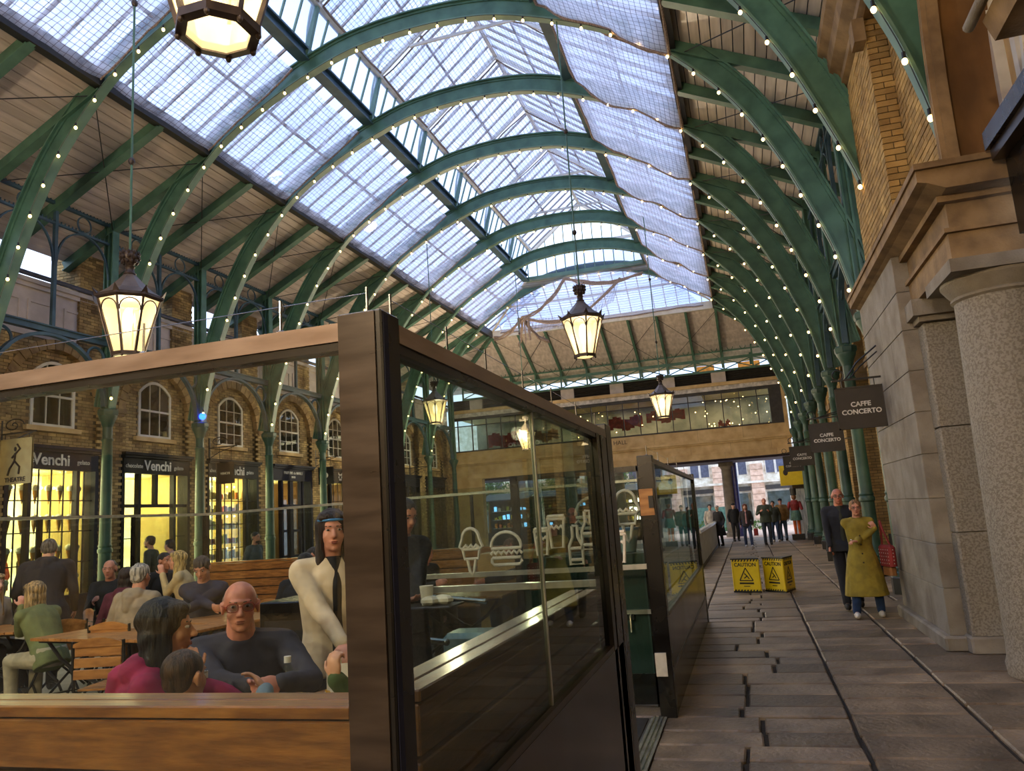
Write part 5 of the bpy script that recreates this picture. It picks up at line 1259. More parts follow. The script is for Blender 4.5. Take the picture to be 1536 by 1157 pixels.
# counter kiosk behind the gate
kk = thing('service_counter', 'tan wooden cabinet beyond the frosted icons', 'cabinet', (0, 0, 0)); MB().bevbox(-3.0, -2.2, 8.4, 9.0, 0, 1.28, .01).build('body', 'plywood', kk); MB().box(-2.9, -2.3, 8.385, 8.4, .1, .6).box(-2.9, -2.3, 8.385, 8.4, .66, 1.18).build('door', 'plywood', kk)
kg = thing('service_counter', 'dark green slatted counter to the right of the tan cabinet', 'counter', (0, 0, 0)); MB().box(-2.15, -1.0, 8.2, 8.9, 0, 1.18).build('body', 'kiosk_green', kg)
for i in range(12): MB().box(-2.14, -1.01, 8.17, 8.2, .1 + i * .09, .16 + i * .09).build('slat', 'kiosk_green', kg)
MB().box(-2.2, -.95, 8.15, 8.95, 1.18, 1.22).build('top', 'screen_black', kg)
tb = thing('storage_tub', 'translucent tub with blue lid on the green counter', 'tub', (-1.35, 8.5, 1.22)); MB().lathe([(.14, 0), (.18, .22)], 20).build('body', 'clear_plastic', tb, smooth=40); MB().lathe([(.19, .22), (.19, .25)], 20).build('lid', 'blue_plastic', tb, smooth=40)
bn = thing('storage_crate', 'blue crate with clear bags low behind the near handrails', 'crate', (-2.2, 6.1, .0)); MB().bevbox(-.3, .35, -.2, .2, 0, .62, .02).build('body', 'blue_plastic', bn); MB().bevbox(-.26, .31, -.17, .17, .62, .78, .04).build('bag', 'clear_plastic', bn)
dk = thing('litter_bin', 'tall black bin cabinet inside the side glass', 'bin', (-3.25, 5.6, 0)); MB().bevbox(-.45, .45, -.3, .3, 0, 1.14, .01).build('body', 'screen_black', dk); MB().box(-.4, .4, -.31, -.3, .08, 1.0).build('door', 'shop_black', dk)
# ================================================================== NETTING
def net_sheet(P, nu, nv, sag, label, matn, edges=(), ragged=.0, seed=0, droop=.0, hem=1.0):
    """P(u,v)->point; u along the hall, v up the slope"""
    n = thing('debris_netting', label, 'netting', (0, 0, 0), group=None)
    mb = MB(); uvs = []
    rnd = random.Random(seed)
    for i in range(nu + 1):
        for j in range(nv + 1):
            u, v = i / nu, j / nv; p = Vector(P(u, v))
            s_ = sag * (math.sin(math.pi * u) ** .6) * (.45 + .55 * math.sin(math.pi * v)) + .05 * noise.noise(Vector((p.x * 1.3 + seed, p.y * 1.3, 0))) + .03 * noise.noise(Vector((p.x * 4, p.y * 4, seed)))
            if ragged: s_ += ragged * (.5 + noise.noise(Vector((seed, p.x * 1.1, p.y)))) * (1 - math.sin(math.pi * u)) 
            if droop: s_ += droop * (abs(math.sin(2 * math.pi * v + .3)) ** .8 * .75 + .25) * u ** 5 * min(1, 4 * (1 - v) + .3)
            mb.v.append((p.x, p.y, p.z - s_)); uvs.append((p.y, v * (Vector(P(.5, 1)) - Vector(P(.5, 0))).length + seed * .03))
    for i in range(nu):
        for j in range(nv):
            a = i * (nv + 1) + j; mb.f.append((a, a + nv + 1, a + nv + 2, a + 1))
    mb.uv = uvs; mb.build('sheet', matn, n, smooth=180)
    # gathered rope-like hems
    for e in edges:
        k = {'u0': [0 * (nv + 1) + j for j in range(nv + 1)], 'u1': [nu * (nv + 1) + j for j in range(nv + 1)], 'v0': [i * (nv + 1) for i in range(nu + 1)], 'v1': [i * (nv + 1) + nv for i in range(nu + 1)]}[e]
        pts = [Vector(mb.v[q]) + Vector((0, 0, -.01)) for q in k]
        rr = [(.018 + .022 * abs(noise.noise(p * 3.0))) * hem for p in pts]
        MB().tube(pts, rr, 6).build('hem', 'net_rope', n)
    return n
SBm = (SA[0] + .04, SA[1] - .12)
for k in range(-4, 6):
    y0, y1 = 14.4 + 3.2 * k + .12, 14.4 + 3.2 * (k + 1) - .12
    nmk = ORD[k + 4]
    for side in (0, 1):
        f_ = mx_ if side else (lambda x: x)
        top = .90 if not side else (.99 if k % 2 else .93)
        P = lambda u, v: (f_(SBm[0] + (CB[0] - SBm[0]) * v * top), y0 + (y1 - y0) * u, SBm[1] + (CB[1] - .1 - SBm[1]) * v * top)
        net_sheet(P, 12, 14, .10 if not side else .24, 'white netting sheet slung under the %s roof glazing, %s bay from the front' % ('right' if side else 'left', nmk), 'net' if not side else 'net_thick', ('u0', 'u1', 'v0') if not side else ('u0', 'u1', 'v0', 'v1'), .05 if not side else .14, seed=k + 10 * side, droop=0 if not side else .17, hem=1.0 if not side else 1.5)
for k in range(-3, 5):
    y0, y1 = 14.4 + 3.2 * k + .1, 14.4 + 3.2 * (k + 1) - .1
    for side in (0, 1):
        f_ = mx_ if side else (lambda x: x)
        P = lambda u, v: (f_(ME[0] + .1 + (RG[0] - ME[0] - .1) * v), y0 + (y1 - y0) * u, ME[1] + .02 + (RG[1] - ME[1] - .12) * v)
        net_sheet(P, 10, 8, .14, 'loose dark-meshed netting under the %s side of the ridge, %s bay from the front' % ('right' if side else 'left', ORD[k + 3]), 'net_loose', ('u0', 'v0'), .10, seed=40 + k + 10 * side)
# end hip: netting plus the torn bunch knotted beside the last arch
P = lambda u, v: (SA[0] + .5 + (mx_(SA[0]) - SA[0] - 1.0) * (.5 + (u - .5) * (1 - .42 * v)), YH - .1 - (YH - yT) * v, SA[1] + .0 + (CB[1] - SA[1]) * v)
net_sheet(P, 24, 8, .12, 'wide netting sheet under the sloping glass at the far end', 'net', ('v0',), .05, seed=77)
tn = thing('torn_netting', 'torn knotted netting swagged from the last arch rib', 'netting', (0, 0, 0))
sw = MB()
kx, ky, kz = -8.9, 33.0, 10.7
for (a, b_, s_) in (((kx, ky, kz), (-4.3, 33.1, 11.9), .9), ((kx, ky, kz), (-6.8, 33.1, 12.3), .35), ((-6.8, 33.1, 12.3), (-3.3, 33.1, 12.0), .35), ((kx, ky, kz), (-10.8, 34.6, 10.3), .2), ((kx, ky, kz), (-8.2, 34.9, 9.9), .25), ((kx, ky, kz), (-9.7, 35.0, 9.9), .2)):
    a = Vector(a); b_ = Vector(b_)
    for q in range(3):
        pts = []
        for i in range(13):
            t_ = i / 12; p = a.lerp(b_, t_); p.z -= s_ * math.sin(math.pi * t_) + q * .05; p += Vector((noise.noise(p * 2 + Vector((q, 0, 0))) * .08, 0, noise.noise(p * 2.5 + Vector((0, q, 0))) * .08)); pts.append(p)
        sw.tube(pts, [.035 + .02 * abs(noise.noise(p * 4)) for p in pts], 6)
sw.build('rope', 'net_rope', tn)
mb = MB(); uv = []
for i in range(13):
    for j in range(9):
        u, v = i / 12, j / 8; a = Vector((kx, ky, kz)).lerp(Vector((-4.3, 33.1, 11.9)), u); d = Vector((kx - .6, 34.8, 10.2)).lerp(Vector((-5.0, 34.6, 11.0)), u)
        p = a.lerp(d, v * .8); p.z -= .7 * math.sin(math.pi * u) * (1 - v * .5); mb.v.append(tuple(p)); uv.append((u * 4, v * 2))
for i in range(12):
    for j in range(8): mb.f.append((i * 9 + j, i * 9 + 9 + j, i * 9 + 10 + j, i * 9 + j + 1))
mb.uv = uv; mb.build('sheet', 'net_loose', tn, smooth=180)
hg = MB()
for i in range(9):
    x = kx + random.uniform(-.25, .35); p0 = Vector((x, ky, kz)); hg.tube([p0 + Vector((0, 0, -q * .16 + 0)) + Vector((noise.noise(Vector((i, q, 0))) * .12, 0, 0)) for q in range(random.randint(4, 10))], .02, 5)
hg.build('hanging_strands', 'net_rope', tn)
# ================================================================== PEOPLE
def remesh(mb, name, vox, smooth=2, disp=0.0, dscale=30.0):
    me = mb.mesh('tmp'); ob = bpy.data.objects.new('tmp', me)
    m1 = ob.modifiers.new('r', 'REMESH'); m1.mode = 'VOXEL'; m1.voxel_size = vox; m1.adaptivity = 0.0
    if smooth: m2 = ob.modifiers.new('s', 'SMOOTH'); m2.factor = 0.5; m2.iterations = smooth
    out = baked(ob)
    bpy.data.objects.remove(ob); bpy.data.meshes.remove(me); out.name = name
    if disp:
        n_ = len(out.vertices); co = [0.0] * (3 * n_); nr = [0.0] * (3 * n_)
        out.vertices.foreach_get('co', co); out.vertices.foreach_get('normal', nr); nz_ = noise.noise
        for i in range(0, 3 * n_, 3):
            k = nz_((co[i] * dscale, co[i + 1] * dscale, co[i + 2] * dscale * .35)) * disp
            co[i] += nr[i] * k; co[i + 1] += nr[i + 1] * k; co[i + 2] += nr[i + 2] * k
        out.vertices.foreach_set('co', co); out.update()
    out.shade_smooth(); out.materials.clear()
    return out
FAB = {}
def fab(c, rough=0.85, sc_=9.0, bump=0.5):
    key = (c, bump)
    if key not in FAB:
        n_ = 'fabric_%d' % len(FAB); mat(n_, c, rough, c2=tuple(v * .84 for v in c), scale=sc_, bump=bump, bscale=sc_ * 1.4, detail=2); FAB[key] = n_
    return FAB[key]
def skinm(c): return fab(c, .5, 14.0, .06)
def hairm(c):
    key = ('h', c)
    if key not in FAB:
        n_ = 'hair_%d' % len(FAB); mat(n_, c, .5, c2=tuple(v * .5 for v in c), scale=60, stretch=(1, 1, .12), bump=.7, bscale=120, lo=.4, hi=.6); FAB[key] = n_
    return FAB[key]
mat('eye_white', (186, 176, 166), .3); mat('iris', (60, 44, 34), .2); mat('lips', (168, 92, 80), .45); mat('lens', (150, 160, 165), .1)
glassmat('lens_glass', (235, 240, 245), .10)
def ik(a, b, l1, l2, hint):
    d = b - a; L = d.length; M_ = l1 + l2 - .002
    if L > M_: d = d * (M_ / L); L = M_
    x = (l1 * l1 - l2 * l2 + L * L) / (2 * L); h = math.sqrt(max(l1 * l1 - x * x, 0)); u = d.normalized()
    pr_ = hint - u * hint.dot(u); pr_ = pr_.normalized() if pr_.length > 1e-4 else Vector((0, 0, 1))
    return a + u * x + pr_ * h, a + d
def hand(mb, w, d, nrm, th, curl=.35, s=1.0, spread=.06):
    d = d.normalized(); nrm = (nrm - d * nrm.dot(d)).normalized(); sd = d.cross(nrm).normalized() * th
    Rm = Matrix((sd, d, nrm)).transposed()
    mb.ell(w + d * .045 * s, (.040 * s, .052 * s, .017 * s), rot=Rm, n=12, m=8)
    for i, L in enumerate((.070, .078, .073, .058)):
        o = (.029 - .019 * i) * s; p = w + d * (.082 - .004 * abs(i - 1)) * s + sd * o; a = 0
        dirf = (d + sd * (spread * (1.3 - i))).normalized()
        for j, f_ in enumerate((.45, .32, .23)):
            a += curl * (.8 + .3 * j); dd = dirf * math.cos(a) + nrm * math.sin(a); q = p + dd * (L * f_ * s)
            mb.cone(p, q, (.0095 - .0009 * j) * s, (.0088 - .0009 * j) * s, n=8); p = q
    p = w + d * .022 * s + sd * .026 * s; dd = (d * .65 + sd * .75 + nrm * .25).normalized(); q = p + dd * .042 * s; mb.cone(p, q, .0125 * s, .010 * s, n=8)
    dd = (d * .9 + sd * .25 + nrm * .35).normalized(); mb.cone(q, q + dd * .030 * s, .010 * s, .008 * s, n=8)
def person(label, x, y, rz, H=1.72, sit=False, lean=0.0, yaw=0.0, pitch=0.0, roll=0.0, hl=None, hr=None, fl_=None, fr_=None, skin=(206, 152, 124), hair=('short', (60, 44, 34)),
           top=(50, 52, 60), bottom=(40, 44, 60), shoe=(30, 28, 28), vox=.012, w=1.0, hood=False, coat=0.0, collar=None, glasses=None, cuff=.0, hands=((None, None, .35), (None, None, .35)), seat=.46, z=0.0, face_=True, inner=None, beard=None, elb=(None, None), feet=True, trou=1.0, group=None, brow_glint=None):
    def loc_(p): c_, n_ = math.cos(-rz), math.sin(-rz); u, v = p[0] - x, p[1] - y; return (u * c_ - v * n_, u * n_ + v * c_, p[2] - z)
    def dir_(d): c_, n_ = math.cos(-rz), math.sin(-rz); return (d[0] * c_ - d[1] * n_, d[0] * n_ + d[1] * c_, d[2])
    # hands, feet and hand directions are given in world coordinates
    hl = loc_(hl) if hl else None; hr = loc_(hr) if hr else None; fl_ = loc_(fl_) if fl_ else None; fr_ = loc_(fr_) if fr_ else None
    hands = tuple((dir_(a) if a else None, dir_(b_) if b_ else None, c_) for a, b_, c_ in hands)
    s = H / 1.72; P = thing('person', label, 'person', (x, y, z), rz, group)
    Rl = Matrix.Rotation(-lean, 3, 'X')
    pel = Vector((0, 0, (seat + .10) if sit else .93 * s))
    if not sit and lean: pel.y -= math.sin(lean) * .12
    if sit: pel.z = seat + .09 * s
    sp = lambda t_, ox=0.0, oy=0.0: pel + Rl @ Vector((ox * s, oy * s, t_ * s))
    nb_ = sp(.50); hc = nb_ + Rl @ Vector((0, .012 * s, .05 * s)) + Vector((0, .03 * s * (1 if pitch < 0 else 1), .105 * s))
    Rh = Matrix.Rotation(yaw, 3, 'Z') @ Matrix.Rotation(pitch, 3, 'X') @ Matrix.Rotation(roll, 3, 'Y')
    ax, ay = Vector((1, 0, 0)), Rl @ Vector((0, 1, 0))
    sh = [sp(.445, -.165 * w), sp(.445, .165 * w)]
    wr_ = []; el = []
    for i, hh in enumerate((hl, hr)):
        sg = -1 if i == 0 else 1
        t_ = Vector(hh) * s if hh else sh[i] + Vector((sg * .07, .05, -.50)) * s
        if hh: t_ = Vector((hh[0], hh[1], hh[2]))
        h_ = Vector(elb[i]) if elb[i] else Vector((sg * .5, -.8, -.6))
        e, q = ik(sh[i], t_, .29 * s, .25 * s, h_); el.append(e); wr_.append(q)
    hp = [pel + Vector((-.09 * s, 0, -.03)), pel + Vector((.09 * s, 0, -.03))]; kn = []; an = []
    for i, ff in enumerate((fl_, fr_)):
        sg = -1 if i == 0 else 1
        if ff: t_ = Vector(ff) + Vector((0, 0, .08))
        elif sit: t_ = Vector((sg * .11, .42 * s, .08))
        else: t_ = Vector((sg * .10, 0, .08))
        k_, a_ = ik(hp[i], t_, (.43 if sit else .415) * s, (.43 if sit else .415) * s, Vector((sg * .12, 1, .6 if sit else .1))); kn.append(k_); an.append(a_)
    # ---- skin body: one continuous surface
    B = MB()
    H_ = lambda v: hc + Rh @ (Vector(v) * s)
    def he(c, r_): B.ell(H_(c), tuple(q * s for q in r_), rot=Rh, n=20, m=14)
    he((0, -.012, .03), (.073, .091, .080)); he((0, .026, -.025), (.057, .060, .086)); he((0, .034, -.078), (.044, .044, .033)); he((0, .066, -.096), (.019, .016, .014))
    he((-.036, .046, -.03), (.024, .024, .026)); he((.036, .046, -.03), (.024, .024, .026)); he((0, .068, .026), (.048, .018, .012))
    B.cone(H_((0, .078, .014)), H_((0, .103, -.026)), .008 * s, .0125 * s, n=10); he((-.011, .095, -.031), (.008, .008, .007)); he((.011, .095, -.031), (.008, .008, .007)); he((0, .079, -.060), (.024, .012, .013))
    for sg in (-1, 1): he((sg * .077, -.008, -.006), (.009, .019, .031)); he((sg * .084, -.014, .006), (.006, .013, .018))
    B.cone(H_((0, -.022, -.06)), nb_ + Vector((0, 0, -.03)), .054 * s * (1 + (w - 1) * .6), .062 * s * w)
    B.loft([(sp(t_), ax, ay, a_ * w * s, b_ * w * s) for t_, a_, b_ in ((-.10, .15, .11), (0, .15, .11), (.13, .13, .095), (.27, .15, .105), (.40, .16, .10), (.47, .11, .08), (.51, .06, .06))])
    for i in (0, 1):
        B.cone(sh[i], el[i], .050 * s, .038 * s); B.cone(el[i], wr_[i], .038 * s, .026 * s)
        dirv = (wr_[i] - el[i]).normalized(); hd, hn, cu = hands[i]
        hand(B, wr_[i], Vector(hd) if hd else dirv, Vector(hn) if hn else Vector((-1 if i else 1, .2, 0)), (1 if i == 0 else -1) * (1 if not hd else 1), cu, s)
        B.cone(hp[i], kn[i], .075 * s, .050 * s); B.cone(kn[i], an[i], .048 * s, .034 * s); B.cone(an[i], an[i] + Vector((0, .10 * s, -.035)), .035 * s, .03 * s)
    put('body', remesh(B, 'body', vox, 2 if vox < .009 else 1), skinm(skin), P)
    # ---- face details
    if face_:
        E_ = MB(); I_ = MB(); Bw = MB(); Lp = MB()
        for sg in (-1, 1):
            E_.ell(H_((sg * .031, .0725, .007)), (.0125 * s, .0105 * s, .0062 * s), rot=Rh, n=12, m=8)
            I_.ell(H_((sg * .031 + .001, .0825, .007)), (.0062 * s, .0024 * s, .0056 * s), rot=Rh, n=10, m=6)
            Bw.cone(H_((sg * .016, .083, .026)), H_((sg * .046, .070, .028)), .0035 * s, .0028 * s, n=6)
        Lp.ell(H_((0, .089, -.057)), (.021 * s, .006 * s, .0038 * s), rot=Rh, n=12, m=6); Lp.ell(H_((0, .088, -.065)), (.017 * s, .007 * s, .0048 * s), rot=Rh, n=12, m=6)
        E_.build('eyes', 'eye_white', P, smooth=180); I_.build('irises', 'iris', P, smooth=180); Bw.build('eyebrows', hairm(hair[1]), P, smooth=180); Lp.build('lips', 'lips', P, smooth=180)
    if glasses:
        G = MB()
        for sg in (-1, 1):
            pts = []
            for q in range(14):
                a = 2 * math.pi * q / 14; cx_, cz_ = math.cos(a), math.sin(a)
                pts.append(H_((sg * .034 + .025 * math.copysign(abs(cx_) ** .7, cx_), .094, .004 + .019 * math.copysign(abs(cz_) ** .7, cz_))))
            G.tube(pts, .0022 * s, 5, closed=True); G.tube([H_((sg * .059, .093, .010)), H_((sg * .080, .04, .010)), H_((sg * .082, -.01, .006))], .002 * s, 5)
        G.tube([H_((-.009, .096, .008)), H_((.009, .096, .008))], .002 * s, 5); G.build('glasses', glasses, P, smooth=60)
        L_ = MB()
        for sg in (-1, 1): L_.ell(H_((sg * .034, .094, .004)), (.024 * s, .001, .018 * s), rot=Rh, n=12, m=5)
        L_.build('lens', 'lens_glass', P)
    # ---- hair
    ht, hcol = hair; Hr = MB(); hv = max(vox * .8, .007)
    def hh_(c, r_): Hr.ell(H_(c), tuple(q * s for q in r_), rot=Rh, n=18, m=12)
    if ht in ('short', 'long', 'pony', 'bob'):
        hh_((0, -.022, .044), (.083, .097, .081)); hh_((0, -.052, -.012), (.070, .056, .060))
        for sg in (-1, 1): hh_((sg * .064, -.018, .022), (.020, .050, .045))
    if ht == 'crop': hh_((0, -.020, .040), (.079, .094, .078)); hh_((0, -.050, -.010), (.064, .052, .052))
    if ht in ('long', 'bob'):
        hh_((0, -.030, .040), (.094, .102, .090)); hh_((0, -.06, -.03), (.086, .06, .08))
        Ld = -.36 if ht == 'long' else -.13
        Hr.cone(H_((0, -.055, .02)), H_((0, -.085, Ld)), .080 * s, .062 * s, flat=.62, axis=Rh @ Vector((0, 1, 0)))
        for sg in (-1, 1): Hr.cone(H_((sg * .066, -.012, .04)), H_((sg * .078, -.02 if ht == 'bob' else .015, Ld * .92)), .030 * s, .022 * s); Hr.cone(H_((sg * .05, -.04, .02)), H_((sg * .07, -.05, Ld)), .04 * s, .034 * s)
        hh_((-.035, .03, .078), (.045, .05, .032)); hh_((.035, .03, .078), (.045, .05, .032))
    if ht == 'pony': hh_((0, .01, .072), (.066, .074, .045)); Hr.cone(H_((0, -.11, .02)), H_((0, -.14, -.16)), .035 * s, .02 * s)
    if ht == 'bald':
        hh_((0, -.046, .020), (.0815, .082, .056))
    if ht == 'thin':
        hh_((0, -.034, .0), (.080, .084, .050)); hh_((0, -.03, .045), (.076, .085, .068)); 
    if ht == 'cap': hh_((0, -.010, .055), (.083, .100, .070)); hh_((0, .075, .045), (.06, .05, .010))
    put('cap' if ht == 'cap' else 'hair', remesh(Hr, 'hair', hv, 1, .008 if ht not in ('crop', 'cap', 'bald') else .002, 40), hairm(hcol) if ht != 'cap' else fab(hcol), P)
    if beard: 
        Br = MB(); Br.ell(H_((0, .040, -.080)), (.049 * s, .050 * s, .034 * s), rot=Rh); put('beard', remesh(Br, 'beard', hv, 1, .003, 60), hairm(beard), P)
    if brow_glint: MB().tube([H_((.079 * math.cos(R(a)), -.012 + .094 * math.sin(R(a)), .062)) for a in range(0, 181, 12)], .007 * s, 6).build('brow_glint', brow_glint, P, smooth=60)  # added strip that stands for a pale blue glint across the forehead
    # ---- clothes
    T = MB(); k = w * s
    rings = [(-.12, .178, .135), (0, .174, .132), (.12, .160, .122), (.25, .176, .130), (.37, .186, .128), (.43, .170, .110), (.475, .118, .088), (.515, .074, .072)]
    if coat: rings = rings[1:]
    T.loft([(sp(t_), ax, ay, a_ * k, b_ * k) for t_, a_, b_ in rings])
    for i in (0, 1):
        T.cone(sh[i] + Vector((0, 0, -.01)), el[i], .066 * k, .054 * s); 
        e2 = el[i].lerp(wr_[i], 1 - cuff - .04); T.cone(el[i], e2, .054 * s, .040 * s)
        T.cone(sp(.46, (-.05 if i == 0 else .05)), sh[i], .068 * k, .064 * k)
    if coat:
        dn = [(0.04, .172, .130)] + [(-coat * f_, .20 + .10 * min(1, coat / .6) * f_, .165 + .10 * min(1, coat / .6) * f_) for f_ in (.15, .4, .7, 1.0)]
        T.loft([(pel + Vector((0, .0, t_ * s)), Vector((1, 0, 0)), Vector((0, 1, 0)), a_ * k, b_ * k) for t_, a_, b_ in dn])
    if hood: 
        T.cone(sp(.49, -.055, -.06), sp(.49, .055, -.06), .062 * s, .062 * s); T.cone(sp(.44, 0, -.10), sp(.36, 0, -.115), .075 * s, .05 * s)
        for sg in (-1, 1): T.cone(sp(.50, sg * .06, -.02), sp(.45, sg * .055, .06), .034 * s, .024 * s)
    vc = max(vox * 1.15, .009)
    put('coat' if coat else ('hooded_top' if hood else 'top'), remesh(T, 'top', vc, 2, .006, 13), fab(top), P)
    if collar:
        Cm = MB(); Cm.tube([sp(.50, .072 * math.cos(R(a)) * w, -.002 + .068 * math.sin(R(a))) + Vector((0, 0, .008 * math.cos(R(a * 2)))) for a in range(0, 360, 24)], .017 * s, 6, closed=True)
        Cm.build('collar', fab(collar), P, smooth=180)
    if inner: 
        In = MB(); In.loft([(sp(t_, 0, .030), ax, ay, a_ * k, b_ * k) for t_, a_, b_ in ((.0, .06, .115), (.2, .05, .112), (.37, .05, .112), (.45, .05, .075), (.52, .05, .055))]); put('shirt', remesh(In, 'shirt', .012, 2), fab(inner), P)
    L2 = MB(); L2.loft([(pel + Vector((0, 0, t_ * s)), Vector((1, 0, 0)), Vector((0, 1, 0)), a_ * k, b_ * k) for t_, a_, b_ in ((-.11, .13, .10), (-.05, .168, .13), (.04, .165, .125), (.08, .15, .11))])
    for i in (0, 1): L2.cone(hp[i], kn[i], .098 * s * trou, .072 * s * trou); L2.cone(kn[i], kn[i].lerp(an[i], .97), .072 * s * trou, .058 * s * trou)
    put('trousers', remesh(L2, 'trousers', vc * 1.15, 2, .005, 12), fab(bottom), P)
    if feet:
        for i in (0, 1):
            Sm = MB(); c = an[i] + Vector((0, .055 * s, -.038)); Sm.ell(c, (.046 * s, .135 * s, .05 * s), n=14, m=8)
            for q in range(len(Sm.v)): v = Sm.v[q]; Sm.v[q] = (v[0], v[1], max(v[2], an[i].z - .078))
            Sm.cone(an[i] + Vector((0, -.01, .02)), an[i] + Vector((0, 0, -.03)), .043 * s, .046 * s); Sm.build('shoe', fab(shoe), P, smooth=60)
    return P
def toward(x, y, tx, ty): return math.atan2(ty - y, tx - x) - math.pi / 2
NAVY, BLK, JEAN, GREY = (38, 40, 54), (28, 28, 32), (44, 62, 92), (92, 92, 96)
DK = 0.12
# --- near table group
person('bald man in red-rimmed glasses and dark sweater facing this way, hands clasped', -2.49, 3.44, toward(-2.49, 3.44, -0.90, 0.80), 1.78, True, 0.28, pitch=-.05, yaw=.10,
       hl=(-2.02, 3.04, 1.02), hr=(-2.12, 2.98, 1.02), hands=(((-.35, -.9, .05), (-.8, .2, -.5), .8), ((.85, -.3, .05), (.3, -.7, -.6), .9)), skin=(214, 140, 116), hair=('bald', (120, 84, 62)), top=(50, 50, 62), vox=.0055, w=1.18,
       glasses='red_cloth', bottom=JEAN, elb=((-.9, -.2, -.6), (.9, -.2, -.6)), z=DK)
person('woman with long black hair in a magenta hooded top resting her cheek on her hand', -2.44, 2.62, toward(-2.44, 2.62, -1.60, 3.18), 1.7, True, 0.2, yaw=.05, pitch=-.05,
       hr=(-2.19, 2.68, 1.12), hl=(-2.02, 3.05, 0.93), hands=((None, None, .5), ((-.10, .06, 1), (-.7, .5, 0), .9)), skin=(206, 142, 100), hair=('long', (24, 20, 20)), top=(150, 26, 74), hood=True, vox=.0055, bottom=JEAN, w=1.02, elb=((-.3, .5, -.9), (.2, .3, -.9)), z=DK)
person('boy with cropped brown hair seen from behind in a grey-blue hooded top', -1.99, 2.34, toward(-1.99, 2.34, -2.02, 3.40), 1.46, True, 0.08, yaw=-.12, seat=.42,
       hr=(-1.93, 2.8, 1.04), hl=(-2.05, 2.85, 0.93), hands=((None, None, .4), ((-.75, .1, .75), (-.5, -.5, -.6), .35)), skin=(206, 146, 110), hair=('crop', (84, 60, 40)), top=(112, 134, 142), hood=True, vox=.0055, bottom=BLK, elb=((-.6, .2, -.8), (.8, .3, -.7)), w=1.0, z=DK)
person('child half hidden behind the corner post in a black and lime top, hand at mouth', -1.33, 2.72, toward(-1.33, 2.72, -2.60, 2.85), 1.48, True, 0.12, hl=(-1.54, 2.67, 1.11), hr=(-1.82, 2.98, 0.93),
       hands=(((-.15, .1, 1), (.2, .9, 0), .9), ((-.8, .2, .3), (0, .3, -1), .6)), skin=(216, 158, 122), hair=('short', (150, 104, 60)), top=(60, 84, 30), vox=.006, bottom=BLK, elb=((.1, -.7, -.7), (.3, .6, -.8)), z=DK)
mat('fries', (240, 180, 50), .6); mat('label_blue', (40, 56, 120), .4)
def table(x, y, rz, w, l, label, m='wood_light'):
    t_ = thing('slatted_table', label, 'table', (x, y, DK), rz, 'slatted outdoor tables')
    n = int(w / .085)
    for i in range(n):
        a = -w / 2 + i * w / n; MB().bevbox(a + .003, a + w / n - .003, -l / 2, l / 2, .725, .75, .004).build('slat', m, t_)
    MB().box(-w / 2 + .04, w / 2 - .04, -l / 2 + .06, -l / 2 + .10, .70, .725).box(-w / 2 + .04, w / 2 - .04, l / 2 - .10, l / 2 - .06, .70, .725).build('batten', 'black_iron', t_)
    for sy in (-1, 1):
        for sx in (-1, 1):
            pts = [(sx * (w / 2 - .08) * c_, sy * (l / 2 - .12), z_) for c_, z_ in ((1, .71), (.72, .55), (.25, .40), (.0, .36), (-.4, .27), (-.85, .12), (-1, .0))]
            MB().tube(pts, .016, 6).build('curved_leg', 'black_iron', t_, smooth=60)
    MB().bar((0, -l / 2 + .12, .36), (0, l / 2 - .12, .36), .02).build('stretcher', 'black_iron', t_)
    return t_
table(-1.86, 3.06, R(-18), .86, 1.35, 'slatted wooden table with water bottles at the near family')
table(-5.55, 5.98, R(-10), 1.6, .85, 'empty slatted table in front of the woman in green')
table(-7.55, 6.55, R(20), .8, .9, 'slatted table with the paper cup at the left edge')
table(-5.05, 6.75, R(-24), 1.0, .7, 'slatted table before the man in the dark shirt')
table(-4.35, 7.85, R(-4), 1.1, .7, 'slatted table beyond the empty folding chair')
table(-3.1, 8.2, R(0), 1.1, .7, 'slatted table before the man at the right of the far bench')
table(-7.2, 7.9, R(20), .7, .7, 'slatted table beside the person in maroon')
def bottle(x, y, label):
    b_ = thing('water_bottle', label, 'bottle', (x, y, .75 + DK), group=None)
    MB().lathe([(.030, 0), (.033, .01), (.033, .13), (.031, .15), (.024, .175), (.013, .195), (.013, .205)], 18).build('body', 'clear_glass', b_, smooth=50)
    MB().lathe([(.0335, .025), (.0335, .085)], 18, capb=False, capt=False).build('label', 'label_blue', b_); MB().lathe([(.016, .20), (.016, .228)], 14).build('cap', 'letter_white', b_); MB().lathe([(.028, .004), (.030, .10)], 18).build('water', 'clear_glass', b_)
bottle(-2.10, 3.22, 'clear water bottle with blue label standing nearest the post on the table'); bottle(-2.30, 2.90, 'clear water bottle with blue label behind the boy\'s raised hand')
c = thing('food_carton', 'open cream card carton with fries on the near table', 'carton', (-1.86, 3.28, .75 + DK), R(20))
MB().add([(-.06, -.05, 0), (.06, -.05, 0), (.06, .05, 0), (-.06, .05, 0), (-.08, -.07, .06), (.08, -.07, .06), (.08, .07, .06), (-.08, .07, .06)], [(0, 3, 2, 1), (0, 1, 5, 4), (1, 2, 6, 5), (2, 3, 7, 6), (3, 0, 4, 7)]).build('tray', 'paper', c)
MB().prism([(-.08, .06), (.08, .06), (.08, .17), (-.08, .17)], 'y', .07, .073).build('lid', 'paper', c)
fm = MB()
for i in range(26): a = random.random() * 3; px_, py_ = random.uniform(-.04, .04), random.uniform(-.04, .03); fm.bar((px_, py_, .02 + random.random() * .03), (px_ + .05 * math.cos(a), py_ + .04 * math.sin(a), .05 + random.random() * .03), .008)
fm.build('fries', 'fries', c, kind='stuff')
